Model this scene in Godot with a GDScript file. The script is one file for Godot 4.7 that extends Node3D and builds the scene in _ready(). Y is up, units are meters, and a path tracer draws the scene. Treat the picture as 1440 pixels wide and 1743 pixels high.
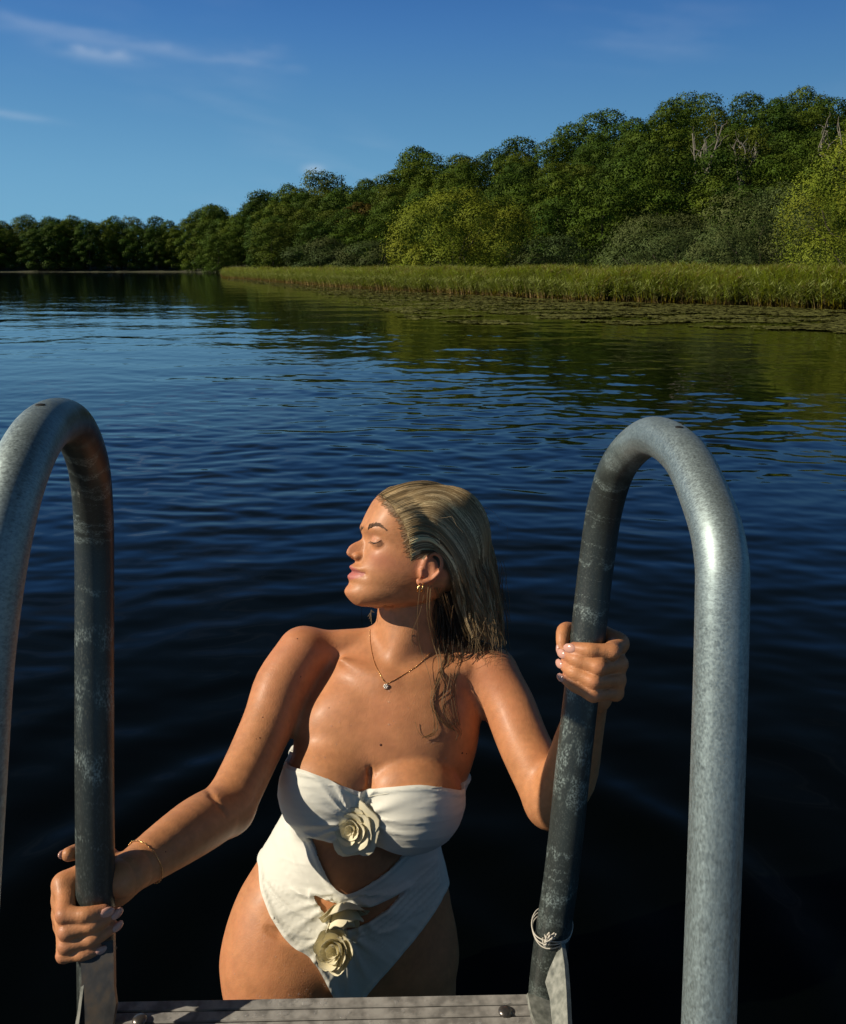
extends Node3D
# A lake on a sunny late afternoon: a swimmer holds a galvanised dock ladder, wooded hills behind. One metre is one unit, the water lies at y = 0.

const TILT := 0.29147          # how far the swimmer leans back from the upright
const SEAT := Vector3(-0.07504, 0.3716, -1.103)    # middle of the swimmer's waist
const SUN_AZIMUTH := 79.0      # degrees left of straight behind the viewer
const SUN_HEIGHT := 34.0

var rng := RandomNumberGenerator.new()
var lean: Transform3D          # the swimmer's leaning frame -> world
var eye_at := Vector3(0, 1.22, 0)


# ------------------------------------------------------------------ small helpers
func numbered(called: String, parent: Node) -> String:
	if not parent.has_node(NodePath(called)):
		return called
	var k := 1
	while parent.has_node(NodePath("%s_%03d" % [called, k])):
		k += 1
	return "%s_%03d" % [called, k]

func thing(called: String, label: String, category: String, at := Vector3.ZERO, group := "") -> Node3D:
	var o := Node3D.new()
	o.name = numbered(called, self)
	add_child(o, true)
	o.position = at
	tag(o, label, category, group)
	return o

func tag(o: Node, label: String, category := "", group := "") -> void:
	o.set_meta("label", label)
	if category: o.set_meta("category", category)
	if group: o.set_meta("group", group)

func part(called: String, mesh: Mesh, m: Material, parent: Node) -> MeshInstance3D:
	var o := MeshInstance3D.new()
	o.name = numbered(called, parent)
	o.mesh = mesh
	o.material_override = m
	parent.add_child(o, true)
	return o

func mat(c: Color, rough := 0.6, metal := 0.0) -> StandardMaterial3D:
	var m := StandardMaterial3D.new()
	m.albedo_color = c.linear_to_srgb()
	m.roughness = rough
	m.metallic = metal
	return m

func vmat(rough := 0.6) -> StandardMaterial3D:
	var m := StandardMaterial3D.new()
	m.vertex_color_use_as_albedo = true
	m.roughness = rough
	return m

func lerp_table(t: Array, x: float, col: int) -> float:   # rows [x, a, b, ...] with x rising
	var n := t.size()
	if x <= t[0][0]: return t[0][col]
	for i in range(1, n):
		if x <= t[i][0]:
			var f: float = (x - t[i - 1][0]) / (t[i][0] - t[i - 1][0])
			var a: float = t[i - 1][col]
			var b: float = t[i][col]
			var a0: float = t[maxi(i - 2, 0)][col]
			var b1: float = t[mini(i + 1, n - 1)][col]
			var xa: float = t[i - 1][0]
			var xb: float = t[i][0]
			var x0: float = t[maxi(i - 2, 0)][0]
			var x1: float = t[mini(i + 1, n - 1)][0]
			var w := xb - xa
			var ma := (b - a0) / maxf(xb - x0, 1e-6) * w
			var mb := (b1 - a) / maxf(x1 - xa, 1e-6) * w
			var f2 := f * f
			var f3 := f2 * f
			return (2 * f3 - 3 * f2 + 1) * a + (f3 - 2 * f2 + f) * ma + (-2 * f3 + 3 * f2) * b + (f3 - f2) * mb
	return t[n - 1][col]

func sm(a: float, b: float, x: float) -> float:
	return smoothstep(a, b, x)

# points along a smooth curve through the given ones
func smooth_line(pts: Array, per := 8) -> PackedVector3Array:
	var out := PackedVector3Array()
	var n := pts.size()
	for i in n - 1:
		var a: Vector3 = pts[maxi(i - 1, 0)]
		var b: Vector3 = pts[i]
		var c: Vector3 = pts[i + 1]
		var d: Vector3 = pts[mini(i + 2, n - 1)]
		for k in per:
			var t := float(k) / per
			out.append(0.5 * ((2.0 * b) + (c - a) * t + (2.0 * a - 5.0 * b + 4.0 * c - d) * t * t + (3.0 * b - a - 3.0 * c + d) * t * t * t))
	out.append(pts[n - 1])
	return out

# mesh under construction
class Bag:
	var v := PackedVector3Array()
	var n := PackedVector3Array()
	var c := PackedColorArray()
	var uv := PackedVector2Array()
	var i := PackedInt32Array()

	func mesh() -> ArrayMesh:
		var a := []
		a.resize(Mesh.ARRAY_MAX)
		a[Mesh.ARRAY_VERTEX] = v
		a[Mesh.ARRAY_NORMAL] = n
		if c.size() == v.size(): a[Mesh.ARRAY_COLOR] = c
		if uv.size() == v.size(): a[Mesh.ARRAY_TEX_UV] = uv
		a[Mesh.ARRAY_INDEX] = i
		var m := ArrayMesh.new()
		m.add_surface_from_arrays(Mesh.PRIMITIVE_TRIANGLES, a)
		return m

	# front faces run clockwise: a, b, c as seen from outside
	func tri(p: int, q: int, r: int) -> void:
		i.append(p); i.append(q); i.append(r)

	# a tube along pts; radii may vary; uv runs round (u) and along (v)
	func tube(pts: PackedVector3Array, radii: PackedFloat32Array, sides: int, color := Color.WHITE, tip := Color(-1, 0, 0), cap := true) -> void:
		var np := pts.size()
		var up := Vector3(0.31, 0.2, 0.93)
		var first := v.size()
		var t := (pts[1] - pts[0]).normalized()
		var x := t.cross(up).normalized()
		for k in np:
			t = (pts[mini(k + 1, np - 1)] - pts[maxi(k - 1, 0)]).normalized()
			x = (x - t * x.dot(t)).normalized()
			var y := t.cross(x)
			var r := radii[mini(k, radii.size() - 1)]
			var f := float(k) / (np - 1)
			var col := color if tip.r < 0 else color.lerp(tip, f)
			for s in sides + 1:
				var a := TAU * s / sides
				var d := x * cos(a) + y * sin(a)
				v.append(pts[k] + d * r)
				n.append(d)
				c.append(col)
				uv.append(Vector2(float(s) / sides, f))
		for k in np - 1:
			for s in sides:
				var p := first + k * (sides + 1) + s
				tri(p, p + sides + 1, p + 1)
				tri(p + 1, p + sides + 1, p + sides + 2)
		if cap:
			for e in 2:
				var k := 0 if e == 0 else np - 1
				var m := v.size()
				var tt := (pts[0] - pts[1]).normalized() if e == 0 else (pts[np - 1] - pts[np - 2]).normalized()
				v.append(pts[k]); n.append(tt); c.append(color if e == 0 or tip.r < 0 else tip); uv.append(Vector2(0.5, e))
				var b := first + k * (sides + 1)
				for s in sides:
					if e == 0: tri(m, b + s, b + s + 1)
					else: tri(m, b + s + 1, b + s)

	func flat(p: Vector3, q: Vector3, r: Vector3, col := Color.WHITE) -> void:   # one triangle of its own, clockwise
		var nn := (r - p).cross(q - p).normalized()
		var b := v.size()
		for w in [p, q, r]:
			v.append(w); n.append(nn); c.append(col); uv.append(Vector2(w.x, w.z))
		tri(b, b + 1, b + 2)

	func quad(p: Vector3, q: Vector3, r: Vector3, s: Vector3, col := Color.WHITE) -> void:
		flat(p, q, r, col)
		flat(p, r, s, col)

	# a box with chamfered long edges, x along its length
	func beam(o: Transform3D, size: Vector3, ch: float, col := Color.WHITE) -> void:
		var hx := size.x / 2
		var hy := size.y / 2
		var hz := size.z / 2
		var ring := [Vector2(hy, hz - ch), Vector2(hy, -hz + ch), Vector2(hy - ch, -hz), Vector2(-hy + ch, -hz), Vector2(-hy, -hz + ch), Vector2(-hy, hz - ch), Vector2(-hy + ch, hz), Vector2(hy - ch, hz)]
		for k in 8:
			var a: Vector2 = ring[k]
			var b: Vector2 = ring[(k + 1) % 8]
			quad(o * Vector3(-hx, a.x, a.y), o * Vector3(-hx, b.x, b.y), o * Vector3(hx, b.x, b.y), o * Vector3(hx, a.x, a.y), col)
			flat(o * Vector3(hx, 0, 0), o * Vector3(hx, a.x, a.y), o * Vector3(hx, b.x, b.y), col)
			flat(o * Vector3(-hx, 0, 0), o * Vector3(-hx, b.x, b.y), o * Vector3(-hx, a.x, a.y), col)

	# an ellipsoid
	func blob(o: Transform3D, rings := 8, sides := 12, col := Color.WHITE) -> void:
		var first := v.size()
		var nb := o.basis.inverse().transposed()
		var flip := o.basis.determinant() < 0.0
		for a in rings + 1:
			var th := PI * a / rings
			for s in sides + 1:
				var ph := TAU * s / sides
				var d := Vector3(sin(th) * cos(ph), cos(th), sin(th) * sin(ph))
				v.append(o * d); n.append((nb * d).normalized()); c.append(col); uv.append(Vector2(float(s) / sides, float(a) / rings))
		for a in rings:
			for s in sides:
				var p := first + a * (sides + 1) + s
				if flip:
					tri(p, p + 1, p + sides + 1)
					tri(p + 1, p + sides + 2, p + sides + 1)
				else:
					tri(p, p + sides + 1, p + 1)
					tri(p + 1, p + sides + 1, p + sides + 2)

	# a flat plate: outline pts (coplanar or nearly), thickness along its normal
	func plate(pts: Array, thick: float, col := Color.WHITE) -> void:
		var m := Vector3.ZERO
		for q in pts: m += q
		m /= pts.size()
		var nn := Vector3.ZERO
		for k in pts.size():
			nn += (pts[(k + 1) % pts.size()] - m).cross(pts[k] - m)
		nn = nn.normalized()
		pts = pts.map(func(q): return q - nn * (q - m).dot(nn))
		var back := -nn * thick
		for k in pts.size():
			var a: Vector3 = pts[k]
			var b: Vector3 = pts[(k + 1) % pts.size()]
			flat(m, a, b, col)
			flat(m + back, b + back, a + back, col)
			quad(a, a + back, b + back, b, col)


# a distance field on a grid; bodies are modelled in it and meshed as surface nets
class Field:
	var lo: Vector3
	var h: float
	var nx: int
	var ny: int
	var nz: int
	var v := PackedFloat32Array()

	func _init(a: Vector3, b: Vector3, cell: float) -> void:
		lo = a
		h = cell
		nx = int(ceil((b.x - a.x) / h)) + 1
		ny = int(ceil((b.y - a.y) / h)) + 1
		nz = int(ceil((b.z - a.z) / h)) + 1
		v.resize(nx * ny * nz)
		v.fill(0.06)

	func span(a: Vector3, b: Vector3) -> Array:
		var p := ((a - lo) / h).floor()
		var q := ((b - lo) / h).ceil()
		return [clampi(int(p.x), 0, nx - 1), clampi(int(q.x), 0, nx - 1), clampi(int(p.y), 0, ny - 1), clampi(int(q.y), 0, ny - 1), clampi(int(p.z), 0, nz - 1), clampi(int(q.z), 0, nz - 1)]

	func cone(a: Vector3, b: Vector3, ra: float, rb: float, k: float, cut := false) -> void:
		var m := Vector3.ONE * (maxf(ra, rb) + k + 3.0 * h)
		var s := span(a.min(b) - m, a.max(b) + m)
		var ba := b - a
		var il := 1.0 / maxf(ba.length_squared(), 1e-9)
		var ik := 0.25 / maxf(k, 1e-5)
		var dr := rb - ra
		for z in range(s[4], s[5] + 1):
			for y in range(s[2], s[3] + 1):
				var at := (z * ny + y) * nx
				var p := lo + Vector3(s[0], y, z) * h - a
				for x in range(s[0], s[1] + 1):
					var t := clampf(p.dot(ba) * il, 0.0, 1.0)
					var d := (p - ba * t).length() - ra - dr * t
					var c := v[at + x]
					if cut:
						d = -d
						var g := maxf(k - absf(c - d), 0.0)
						v[at + x] = maxf(c, d) + g * g * ik
					else:
						var g := maxf(k - absf(c - d), 0.0)
						v[at + x] = minf(c, d) - g * g * ik
					p.x += h

	func egg(o: Vector3, r: Vector3, k: float, turn := Basis(), cut := false) -> void:
		var m := Vector3.ONE * (maxf(r.x, maxf(r.y, r.z)) + k + 3.0 * h)
		var s := span(o - m, o + m)
		var inv := turn.transposed()
		var ik := 0.25 / maxf(k, 1e-5)
		var ir := Vector3.ONE / r
		var rm := minf(r.x, minf(r.y, r.z))
		for z in range(s[4], s[5] + 1):
			for y in range(s[2], s[3] + 1):
				var at := (z * ny + y) * nx
				for x in range(s[0], s[1] + 1):
					var q := (inv * (lo + Vector3(x, y, z) * h - o)) * ir
					var k0 := q.length()
					var k1 := (q * ir).length()
					var d := k0 * (k0 - 1.0) / k1 if k1 > 1e-6 else -rm
					var c := v[at + x]
					if cut:
						d = -d
						var g := maxf(k - absf(c - d), 0.0)
						v[at + x] = maxf(c, d) + g * g * ik
					else:
						var g := maxf(k - absf(c - d), 0.0)
						v[at + x] = minf(c, d) - g * g * ik

	# a limb through [[point, radius], ...]: one smooth tube, joined to the rest with k
	func chain(pts: Array, k: float) -> void:
		var keep := v
		v = PackedFloat32Array()
		v.resize(keep.size())
		v.fill(0.06)
		var n := pts.size()
		var lo2: Vector3 = pts[0][0]
		var hi2: Vector3 = pts[0][0]
		var most := 0.0
		var prev: Array = pts[0]
		for i in n - 1:
			var a: Array = pts[maxi(i - 1, 0)]
			var b: Array = pts[i]
			var c: Array = pts[i + 1]
			var d: Array = pts[mini(i + 2, n - 1)]
			for j in range(1, 5):
				var t := j / 4.0
				var w0 := 0.5 * (-t + 2.0 * t * t - t * t * t)
				var w1 := 0.5 * (2.0 - 5.0 * t * t + 3.0 * t * t * t)
				var w2 := 0.5 * (t + 4.0 * t * t - 3.0 * t * t * t)
				var w3 := 0.5 * (-t * t + t * t * t)
				var at: Vector3 = a[0] * w0 + b[0] * w1 + c[0] * w2 + d[0] * w3
				var r: float = a[1] * w0 + b[1] * w1 + c[1] * w2 + d[1] * w3
				cone(prev[0], at, prev[1], r, 0.0)
				prev = [at, r]
				lo2 = lo2.min(at)
				hi2 = hi2.max(at)
				most = maxf(most, r)
		var limb := v
		v = keep
		var m := Vector3.ONE * (most + k + 4.0 * h)
		var s := span(lo2 - m, hi2 + m)
		var ik := 0.25 / maxf(k, 1e-5)
		for z in range(s[4], s[5] + 1):
			for y in range(s[2], s[3] + 1):
				var at := (z * ny + y) * nx
				for x in range(at + s[0], at + s[1] + 1):
					var d := limb[x]
					if d < 0.055:
						var c := v[x]
						var g := maxf(k - absf(c - d), 0.0)
						v[x] = minf(c, d) - g * g * ik

	func chain_cut(pts: Array, k: float) -> void:
		for i in pts.size() - 1: cone(pts[i][0], pts[i + 1][0], pts[i][1], pts[i + 1][1], k, true)

	func sample(p: Vector3) -> float:
		var q := (p - lo) / h
		var x := clampi(int(q.x), 0, nx - 2)
		var y := clampi(int(q.y), 0, ny - 2)
		var z := clampi(int(q.z), 0, nz - 2)
		var f := q - Vector3(x, y, z)
		var at := (z * ny + y) * nx + x
		var sy := nx
		var sz := nx * ny
		var a := lerpf(lerpf(v[at], v[at + 1], f.x), lerpf(v[at + sy], v[at + sy + 1], f.x), f.y)
		var b := lerpf(lerpf(v[at + sz], v[at + sz + 1], f.x), lerpf(v[at + sz + sy], v[at + sz + sy + 1], f.x), f.y)
		return lerpf(a, b, f.z)

	func front(x: float, y: float, from_z: float) -> Vector3:      # first point met going along -z
		var p := Vector3(x, y, from_z)
		for i in 400:
			var d := sample(p)
			if d < 0.0002: break
			p.z -= maxf(d * 0.5, 0.0004)
		return p

	func normal(p: Vector3) -> Vector3:
		var e := h
		return Vector3(sample(p + Vector3(e, 0, 0)) - sample(p - Vector3(e, 0, 0)), sample(p + Vector3(0, e, 0)) - sample(p - Vector3(0, e, 0)), sample(p + Vector3(0, 0, e)) - sample(p - Vector3(0, 0, e))).normalized()

	func net(bag: Bag, keep: Plane) -> void:
		var index := PackedInt32Array()
		index.resize(v.size())
		index.fill(-1)
		var sy := nx
		var sz := nx * ny
		var off := PackedInt32Array([0, 1, sy, sy + 1, sz, sz + 1, sz + sy, sz + sy + 1])
		var near := 4.0 * h
		var ea := [0, 2, 4, 6, 0, 1, 4, 5, 0, 1, 2, 3]
		var eb := [1, 3, 5, 7, 2, 3, 6, 7, 4, 5, 6, 7]
		var w := PackedFloat32Array()
		w.resize(8)
		for z in nz - 1:
			for y in ny - 1:
				var row := (z * ny + y) * nx
				for x in nx - 1:
					var at := row + x
					var c := v[at]
					if c > near or c < -near: continue
					var m := 0
					for k in 8:
						w[k] = v[at + off[k]]
						if w[k] < 0.0: m += 1
					if m == 0 or m == 8: continue
					var sum := Vector3.ZERO
					var cnt := 0
					for e in 12:
						var a: int = ea[e]
						var b: int = eb[e]
						var va := w[a]
						var vb := w[b]
						if (va < 0.0) != (vb < 0.0):
							var t := va / (va - vb)
							var pa := Vector3(a & 1, (a >> 1) & 1, a >> 2)
							var pb := Vector3(b & 1, (b >> 1) & 1, b >> 2)
							sum += pa.lerp(pb, t)
							cnt += 1
					var f := sum / cnt
					var p := lo + (Vector3(x, y, z) + f) * h
					if keep.distance_to(p) < 0.0: continue
					index[at] = bag.v.size()
					bag.v.append(p)
					var gx := lerpf(lerpf(w[1] - w[0], w[3] - w[2], f.y), lerpf(w[5] - w[4], w[7] - w[6], f.y), f.z)
					var gy := lerpf(lerpf(w[2] - w[0], w[3] - w[1], f.x), lerpf(w[6] - w[4], w[7] - w[5], f.x), f.z)
					var gz := lerpf(lerpf(w[4] - w[0], w[5] - w[1], f.x), lerpf(w[6] - w[2], w[7] - w[3], f.x), f.y)
					bag.n.append(Vector3(gx, gy, gz).normalized())
		for z in range(1, nz - 1):
			for y in range(1, ny - 1):
				var row := (z * ny + y) * nx
				for x in range(1, nx - 1):
					var at := row + x
					var i3 := index[at]
					if i3 < 0: continue
					var c := v[at] < 0.0
					if c != (v[at + 1] < 0.0): face(bag, index[at - sy - sz], index[at - sz], i3, index[at - sy], c)
					if c != (v[at + sy] < 0.0): face(bag, index[at - 1 - sz], index[at - 1], i3, index[at - sz], c)
					if c != (v[at + sz] < 0.0): face(bag, index[at - 1 - sy], index[at - sy], i3, index[at - 1], c)

	func face(bag: Bag, a: int, b: int, c: int, d: int, out: bool) -> void:
		if a < 0 or b < 0 or c < 0 or d < 0: return
		if out:
			bag.tri(a, c, b)
			bag.tri(a, d, c)
		else:
			bag.tri(a, b, c)
			bag.tri(a, c, d)


# ------------------------------------------------------------------ scene
func _ready() -> void:
	rng.seed = 7
	lean = Transform3D(Basis(Vector3.RIGHT, -TILT), SEAT)
	var cam := Camera3D.new()
	cam.name = "camera"
	cam.position = eye_at
	cam.rotation = Vector3(-TILT, 0, 0)
	cam.fov = rad_to_deg(2.0 * atan(871.5 / 1386.0))
	cam.near = 0.02
	cam.far = 6000.0
	add_child(cam)
	cam.current = true

	var env := Environment.new()
	var sky := Sky.new()
	var air := PanoramaSkyMaterial.new()
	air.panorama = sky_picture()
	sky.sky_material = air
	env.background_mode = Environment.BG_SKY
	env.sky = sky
	env.background_energy_multiplier = 1.0
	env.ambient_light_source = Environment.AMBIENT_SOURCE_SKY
	env.tonemap_mode = Environment.TONE_MAPPER_LINEAR
	env.tonemap_exposure = 1.0
	env.sdfgi_enabled = true
	env.ssao_enabled = true
	env.ssil_enabled = true
	var we := WorldEnvironment.new()
	we.name = "environment"
	we.environment = env
	add_child(we)

	var sun := DirectionalLight3D.new()
	sun.name = "sun"
	var az := deg_to_rad(SUN_AZIMUTH)
	var el := deg_to_rad(SUN_HEIGHT)
	var to_sun := Vector3(-sin(az) * cos(el), sin(el), cos(az) * cos(el))
	sun.look_at_from_position(to_sun * 10.0, Vector3.ZERO, Vector3.UP)
	sun.light_color = Color(1.0, 0.88, 0.71).linear_to_srgb()
	sun.light_energy = 1.6
	sun.light_angular_distance = 0.6
	sun.shadow_enabled = true
	add_child(sun)

	build_water()
	build_land()
	build_forest()
	build_bank_plants()
	build_dock()
	build_ladder()
	build_swimmer()


# clear air, paler towards the horizon and the sun, with a little cirrus
func sky_picture() -> ImageTexture:
	var w := 2048
	var hh := 1024
	var im := Image.create(w, hh, false, Image.FORMAT_RGBAF)
	var a := FastNoiseLite.new()
	a.seed = 3
	a.frequency = 1.0
	a.fractal_octaves = 4
	var b := FastNoiseLite.new()
	b.seed = 9
	b.frequency = 1.0
	b.fractal_octaves = 3
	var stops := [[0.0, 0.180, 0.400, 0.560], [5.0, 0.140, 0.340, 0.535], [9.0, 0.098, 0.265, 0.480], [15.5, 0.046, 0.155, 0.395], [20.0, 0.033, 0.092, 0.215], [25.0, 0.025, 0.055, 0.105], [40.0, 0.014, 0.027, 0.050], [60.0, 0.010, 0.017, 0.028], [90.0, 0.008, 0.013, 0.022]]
	var saz := deg_to_rad(SUN_AZIMUTH)
	var sel := deg_to_rad(SUN_HEIGHT)
	var to_sun := Vector3(-sin(saz) * cos(sel), sin(sel), cos(saz) * cos(sel))
	for y in hh:
		var el := 90.0 - (y + 0.5) / hh * 180.0
		if el < 0.0:
			im.fill_rect(Rect2i(0, y, w, hh - y), Color(0.006, 0.010, 0.010))
			break
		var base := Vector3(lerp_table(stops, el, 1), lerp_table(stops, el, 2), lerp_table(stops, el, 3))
		var ce := cos(deg_to_rad(el))
		var se := sin(deg_to_rad(el))
		for x in w:
			var az := fposmod((x + 0.5) / w * 360.0 + 180.0, 360.0) - 180.0
			var ar := deg_to_rad(az)
			var dir := Vector3(sin(ar) * ce, se, -cos(ar) * ce)
			var g := dir.dot(to_sun)
			var c := base * (1.0 + 0.20 * (g + 0.25)) + Vector3(0.10, 0.095, 0.085) * pow(maxf(g, 0.0), 8.0)
			if el < 32.0 and el > 3.0:
				var s := 0.0
				var veil := b.get_noise_2d(ar * 2.0 + 5.0, el * 0.09)
				if veil > 0.08: s += (veil - 0.08) * 0.14 * maxf(0.0, 0.25 + a.get_noise_2d(az * 0.1, (el + az * 0.155) * 0.8))
				if az > -34.0 and az < 0.0:
					var t := (az + 29.0) / 22.0
					if t > 0.0 and t < 1.0:
						var mid := 13.5 - 1.9 * t
						var n := a.get_noise_2d(az * 0.22 + 40.0, el * 1.6)
						var wd := 0.16 + 0.34 * (1.0 - t)
						s += 0.13 * exp(-pow((el - mid - n * 0.3) / wd, 2.0)) * pow(sin(PI * t), 0.6) * (0.85 + 0.7 * n)
					var n2 := a.get_noise_2d(az * 0.35, el * 1.4 + 9.0)
					s += 0.26 * exp(-pow((az + 19.6) / 2.3, 2.0) - pow((el - 11.9 + 0.04 * (az + 19.6) - n2 * 0.35) / 0.33, 2.0)) * (0.75 + 0.9 * n2)
					s += 0.15 * exp(-pow((az + 24.6) / 2.0, 2.0) - pow((el - 8.4 + 0.08 * (az + 24.0)) / 0.17, 2.0)) * (0.9 + 0.6 * n2)
					s += 0.09 * exp(-pow((az + 10.2) / 1.5, 2.0) - pow((el - 12.5 - n2 * 0.3) / 0.40, 2.0)) * (0.8 + 0.9 * n2)
					s += 0.30 * exp(-pow((az + 7.1) / 0.65, 2.0) - pow((el - 6.05 - n2 * 0.12) / 0.24, 2.0))
				c = c.lerp(Vector3(0.72, 0.78, 0.86), clampf(s, 0.0, 0.7))
			im.set_pixel(x, y, Color(c.x, c.y, c.z))
	return ImageTexture.create_from_image(im)


# ------------------------------------------------------------------ water
var wave_a := FastNoiseLite.new()
var wave_b := FastNoiseLite.new()
var wave_c := FastNoiseLite.new()

func wave(x: float, z: float, r: float) -> float:
	var calm := 0.30 + 0.70 * sm(1.6, 5.0, r)
	var q := wave_c.get_noise_2d(x * 0.12, z * 0.16)
	var puff := 0.75 + 0.6 * q
	var warp := 0.35 * wave_c.get_noise_2d(x * 0.5 + 30.0, z * 0.5)
	var hgt := 0.0052 * wave_a.get_noise_2d(x * 0.75 + z * 0.12, z * 1.7 + warp) * puff
	hgt += 0.0046 * wave_b.get_noise_2d(x * 2.3 - z * 0.3, z * 5.2 + warp * 2.0) * puff
	hgt += 0.012 * wave_c.get_noise_2d(x * 0.20, z * 0.42) * sm(1.0, 9.0, r)
	hgt *= calm
	# rings that spread from the swimmer
	var d := Vector2(x - SEAT.x, z - SEAT.z).length()
	if d < 3.6:
		hgt += 0.0042 * sin(TAU * d / (0.21 + 0.03 * d) + 1.5 * wave_c.get_noise_2d(x * 0.8, z * 0.8)) * exp(-d * 0.85) * sm(0.1, 0.3, d)
		hgt += 0.007 * exp(-pow((d - 0.80 - 0.08 * wave_a.get_noise_2d(x, z)) / 0.09, 2.0))
	return hgt

func build_water() -> void:
	wave_a.seed = 11; wave_a.frequency = 1.0; wave_a.fractal_octaves = 2; wave_a.fractal_gain = 0.4
	wave_b.seed = 12; wave_b.frequency = 1.0; wave_b.fractal_octaves = 2; wave_b.fractal_gain = 0.45
	wave_c.seed = 13; wave_c.frequency = 1.0; wave_c.fractal_octaves = 2
	var rings := PackedFloat32Array()
	var r := 0.25
	while r < 330.0:
		rings.append(r)
		r += (0.012 + r * r / 1400.0)
	for far in [450.0, 700.0, 1100.0, 1800.0, 3200.0, 5500.0]: rings.append(far)
	var angles := PackedFloat32Array()
	var fine := 500
	for k in fine: angles.append(deg_to_rad(-38.0 + 76.0 * k / fine))
	for k in 61: angles.append(deg_to_rad(38.0 + 284.0 * k / 60.0))
	var na := angles.size()
	var bag := Bag.new()
	var hs := PackedFloat32Array()
	for i in rings.size():
		r = rings[i]
		var fade := 1.0 - sm(150.0, 320.0, r)
		for k in na:
			var x := sin(angles[k]) * r
			var z := -cos(angles[k]) * r
			bag.v.append(Vector3(x, wave(x, z, r) * fade, z))
			bag.uv.append(Vector2(x, z) / 7.0)
	for i in rings.size():
		for k in na:
			var at := i * na + k
			var a := bag.v[mini(i + 1, rings.size() - 1) * na + k] - bag.v[maxi(i - 1, 0) * na + k]
			var b := bag.v[i * na + mini(k + 1, na - 1)] - bag.v[i * na + maxi(k - 1, 0)]
			bag.n.append(b.cross(a).normalized())
			if bag.n[at].y < 0.0: bag.n[at] = -bag.n[at]
	for i in rings.size() - 1:
		for k in na - 1:
			var p := i * na + k
			bag.tri(p, p + na, p + 1)
			bag.tri(p + 1, p + na, p + na + 1)
	var mid := bag.v.size()
	bag.v.append(Vector3.ZERO); bag.n.append(Vector3.UP); bag.uv.append(Vector2.ZERO)
	for k in na - 1: bag.tri(mid, k, k + 1)
	# fine ripples as a normal map, seven metres square and seamless
	var nt := NoiseTexture2D.new()
	var fn := FastNoiseLite.new()
	fn.seed = 5
	fn.frequency = 0.016
	fn.fractal_octaves = 3
	fn.fractal_gain = 0.55
	nt.noise = fn
	nt.width = 1024
	nt.height = 1024
	nt.seamless = true
	nt.as_normal_map = true
	nt.bump_strength = 2.0
	var m := mat(Color(0.0005, 0.0009, 0.0007), 0.035)
	m.metallic_specular = 0.335
	m.normal_enabled = true
	m.normal_texture = nt
	m.normal_scale = 0.16
	var o := part("water", bag.mesh(), m, self)
	o.set_meta("kind", "structure")
	tag(o, "dark lake water with small ripples")


# ------------------------------------------------------------------ land
# u is how far to the side a thing lies for each metre it is away (x / -z); rows: u, shore, foot of the wood, ridge, height of the ridge
var lay := [
	[-1.5, 240.0, 246.0, 300.0, 2.0], [-0.55, 246.0, 250.0, 300.0, 2.0], [-0.28, 250.0, 254.0, 300.0, 2.0], [-0.242, 215.0, 225.0, 280.0, 2.0], [-0.232, 106.0, 185.0, 250.0, 2.2],
	[-0.16, 70.0, 110.0, 195.0, 3.6], [-0.085, 53.0, 90.0, 165.0, 4.6], [0.0, 45.0, 80.0, 148.0, 6.4], [0.1, 38.0, 74.0, 135.0, 7.8], [0.2, 33.0, 68.0, 125.0, 10.0], [0.35, 30.0, 66.0, 118.0, 12.5], [0.55, 25.5, 62.0, 112.0, 13.0], [0.9, 20.0, 55.0, 105.0, 12.0], [1.5, 14.0, 45.0, 95.0, 11.0]]

# slope at which the treetops meet the sky, by u
var skyline := [[-1.5, 0.055], [-0.49, 0.0557], [-0.40, 0.0585], [-0.30, 0.053], [-0.25, 0.0675], [-0.2025, 0.078], [-0.1344, 0.0937], [-0.0536, 0.103], [-0.0067, 0.1215], [0.0531, 0.1308], [0.1193, 0.1369], [0.1848, 0.152], [0.2226, 0.1759], [0.3255, 0.1937], [0.4, 0.186], [0.47, 0.1878], [0.9, 0.19], [1.5, 0.2]]

func lay_at(u: float, col: int) -> float:
	if u <= lay[0][0]: return lay[0][col]
	for i in range(1, lay.size()):
		if u <= lay[i][0]:
			return lerpf(lay[i - 1][col], lay[i][col], (u - lay[i - 1][0]) / (lay[i][0] - lay[i - 1][0]))
	return lay[lay.size() - 1][col]

func ground(x: float, z: float) -> float:
	var d := -z
	var u := x / maxf(d, 1.0)
	var s := lay_at(u, 1)
	var f := lay_at(u, 2)
	var rr := lay_at(u, 3)
	if d < s: return -0.5 * sm(0.0, 6.0, s - d) - 0.02
	if d < f: return 0.55 * (d - s) / maxf(f - s, 1.0)
	return 0.55 + lay_at(u, 4) * sm(f - 6.0, rr, d)

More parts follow.
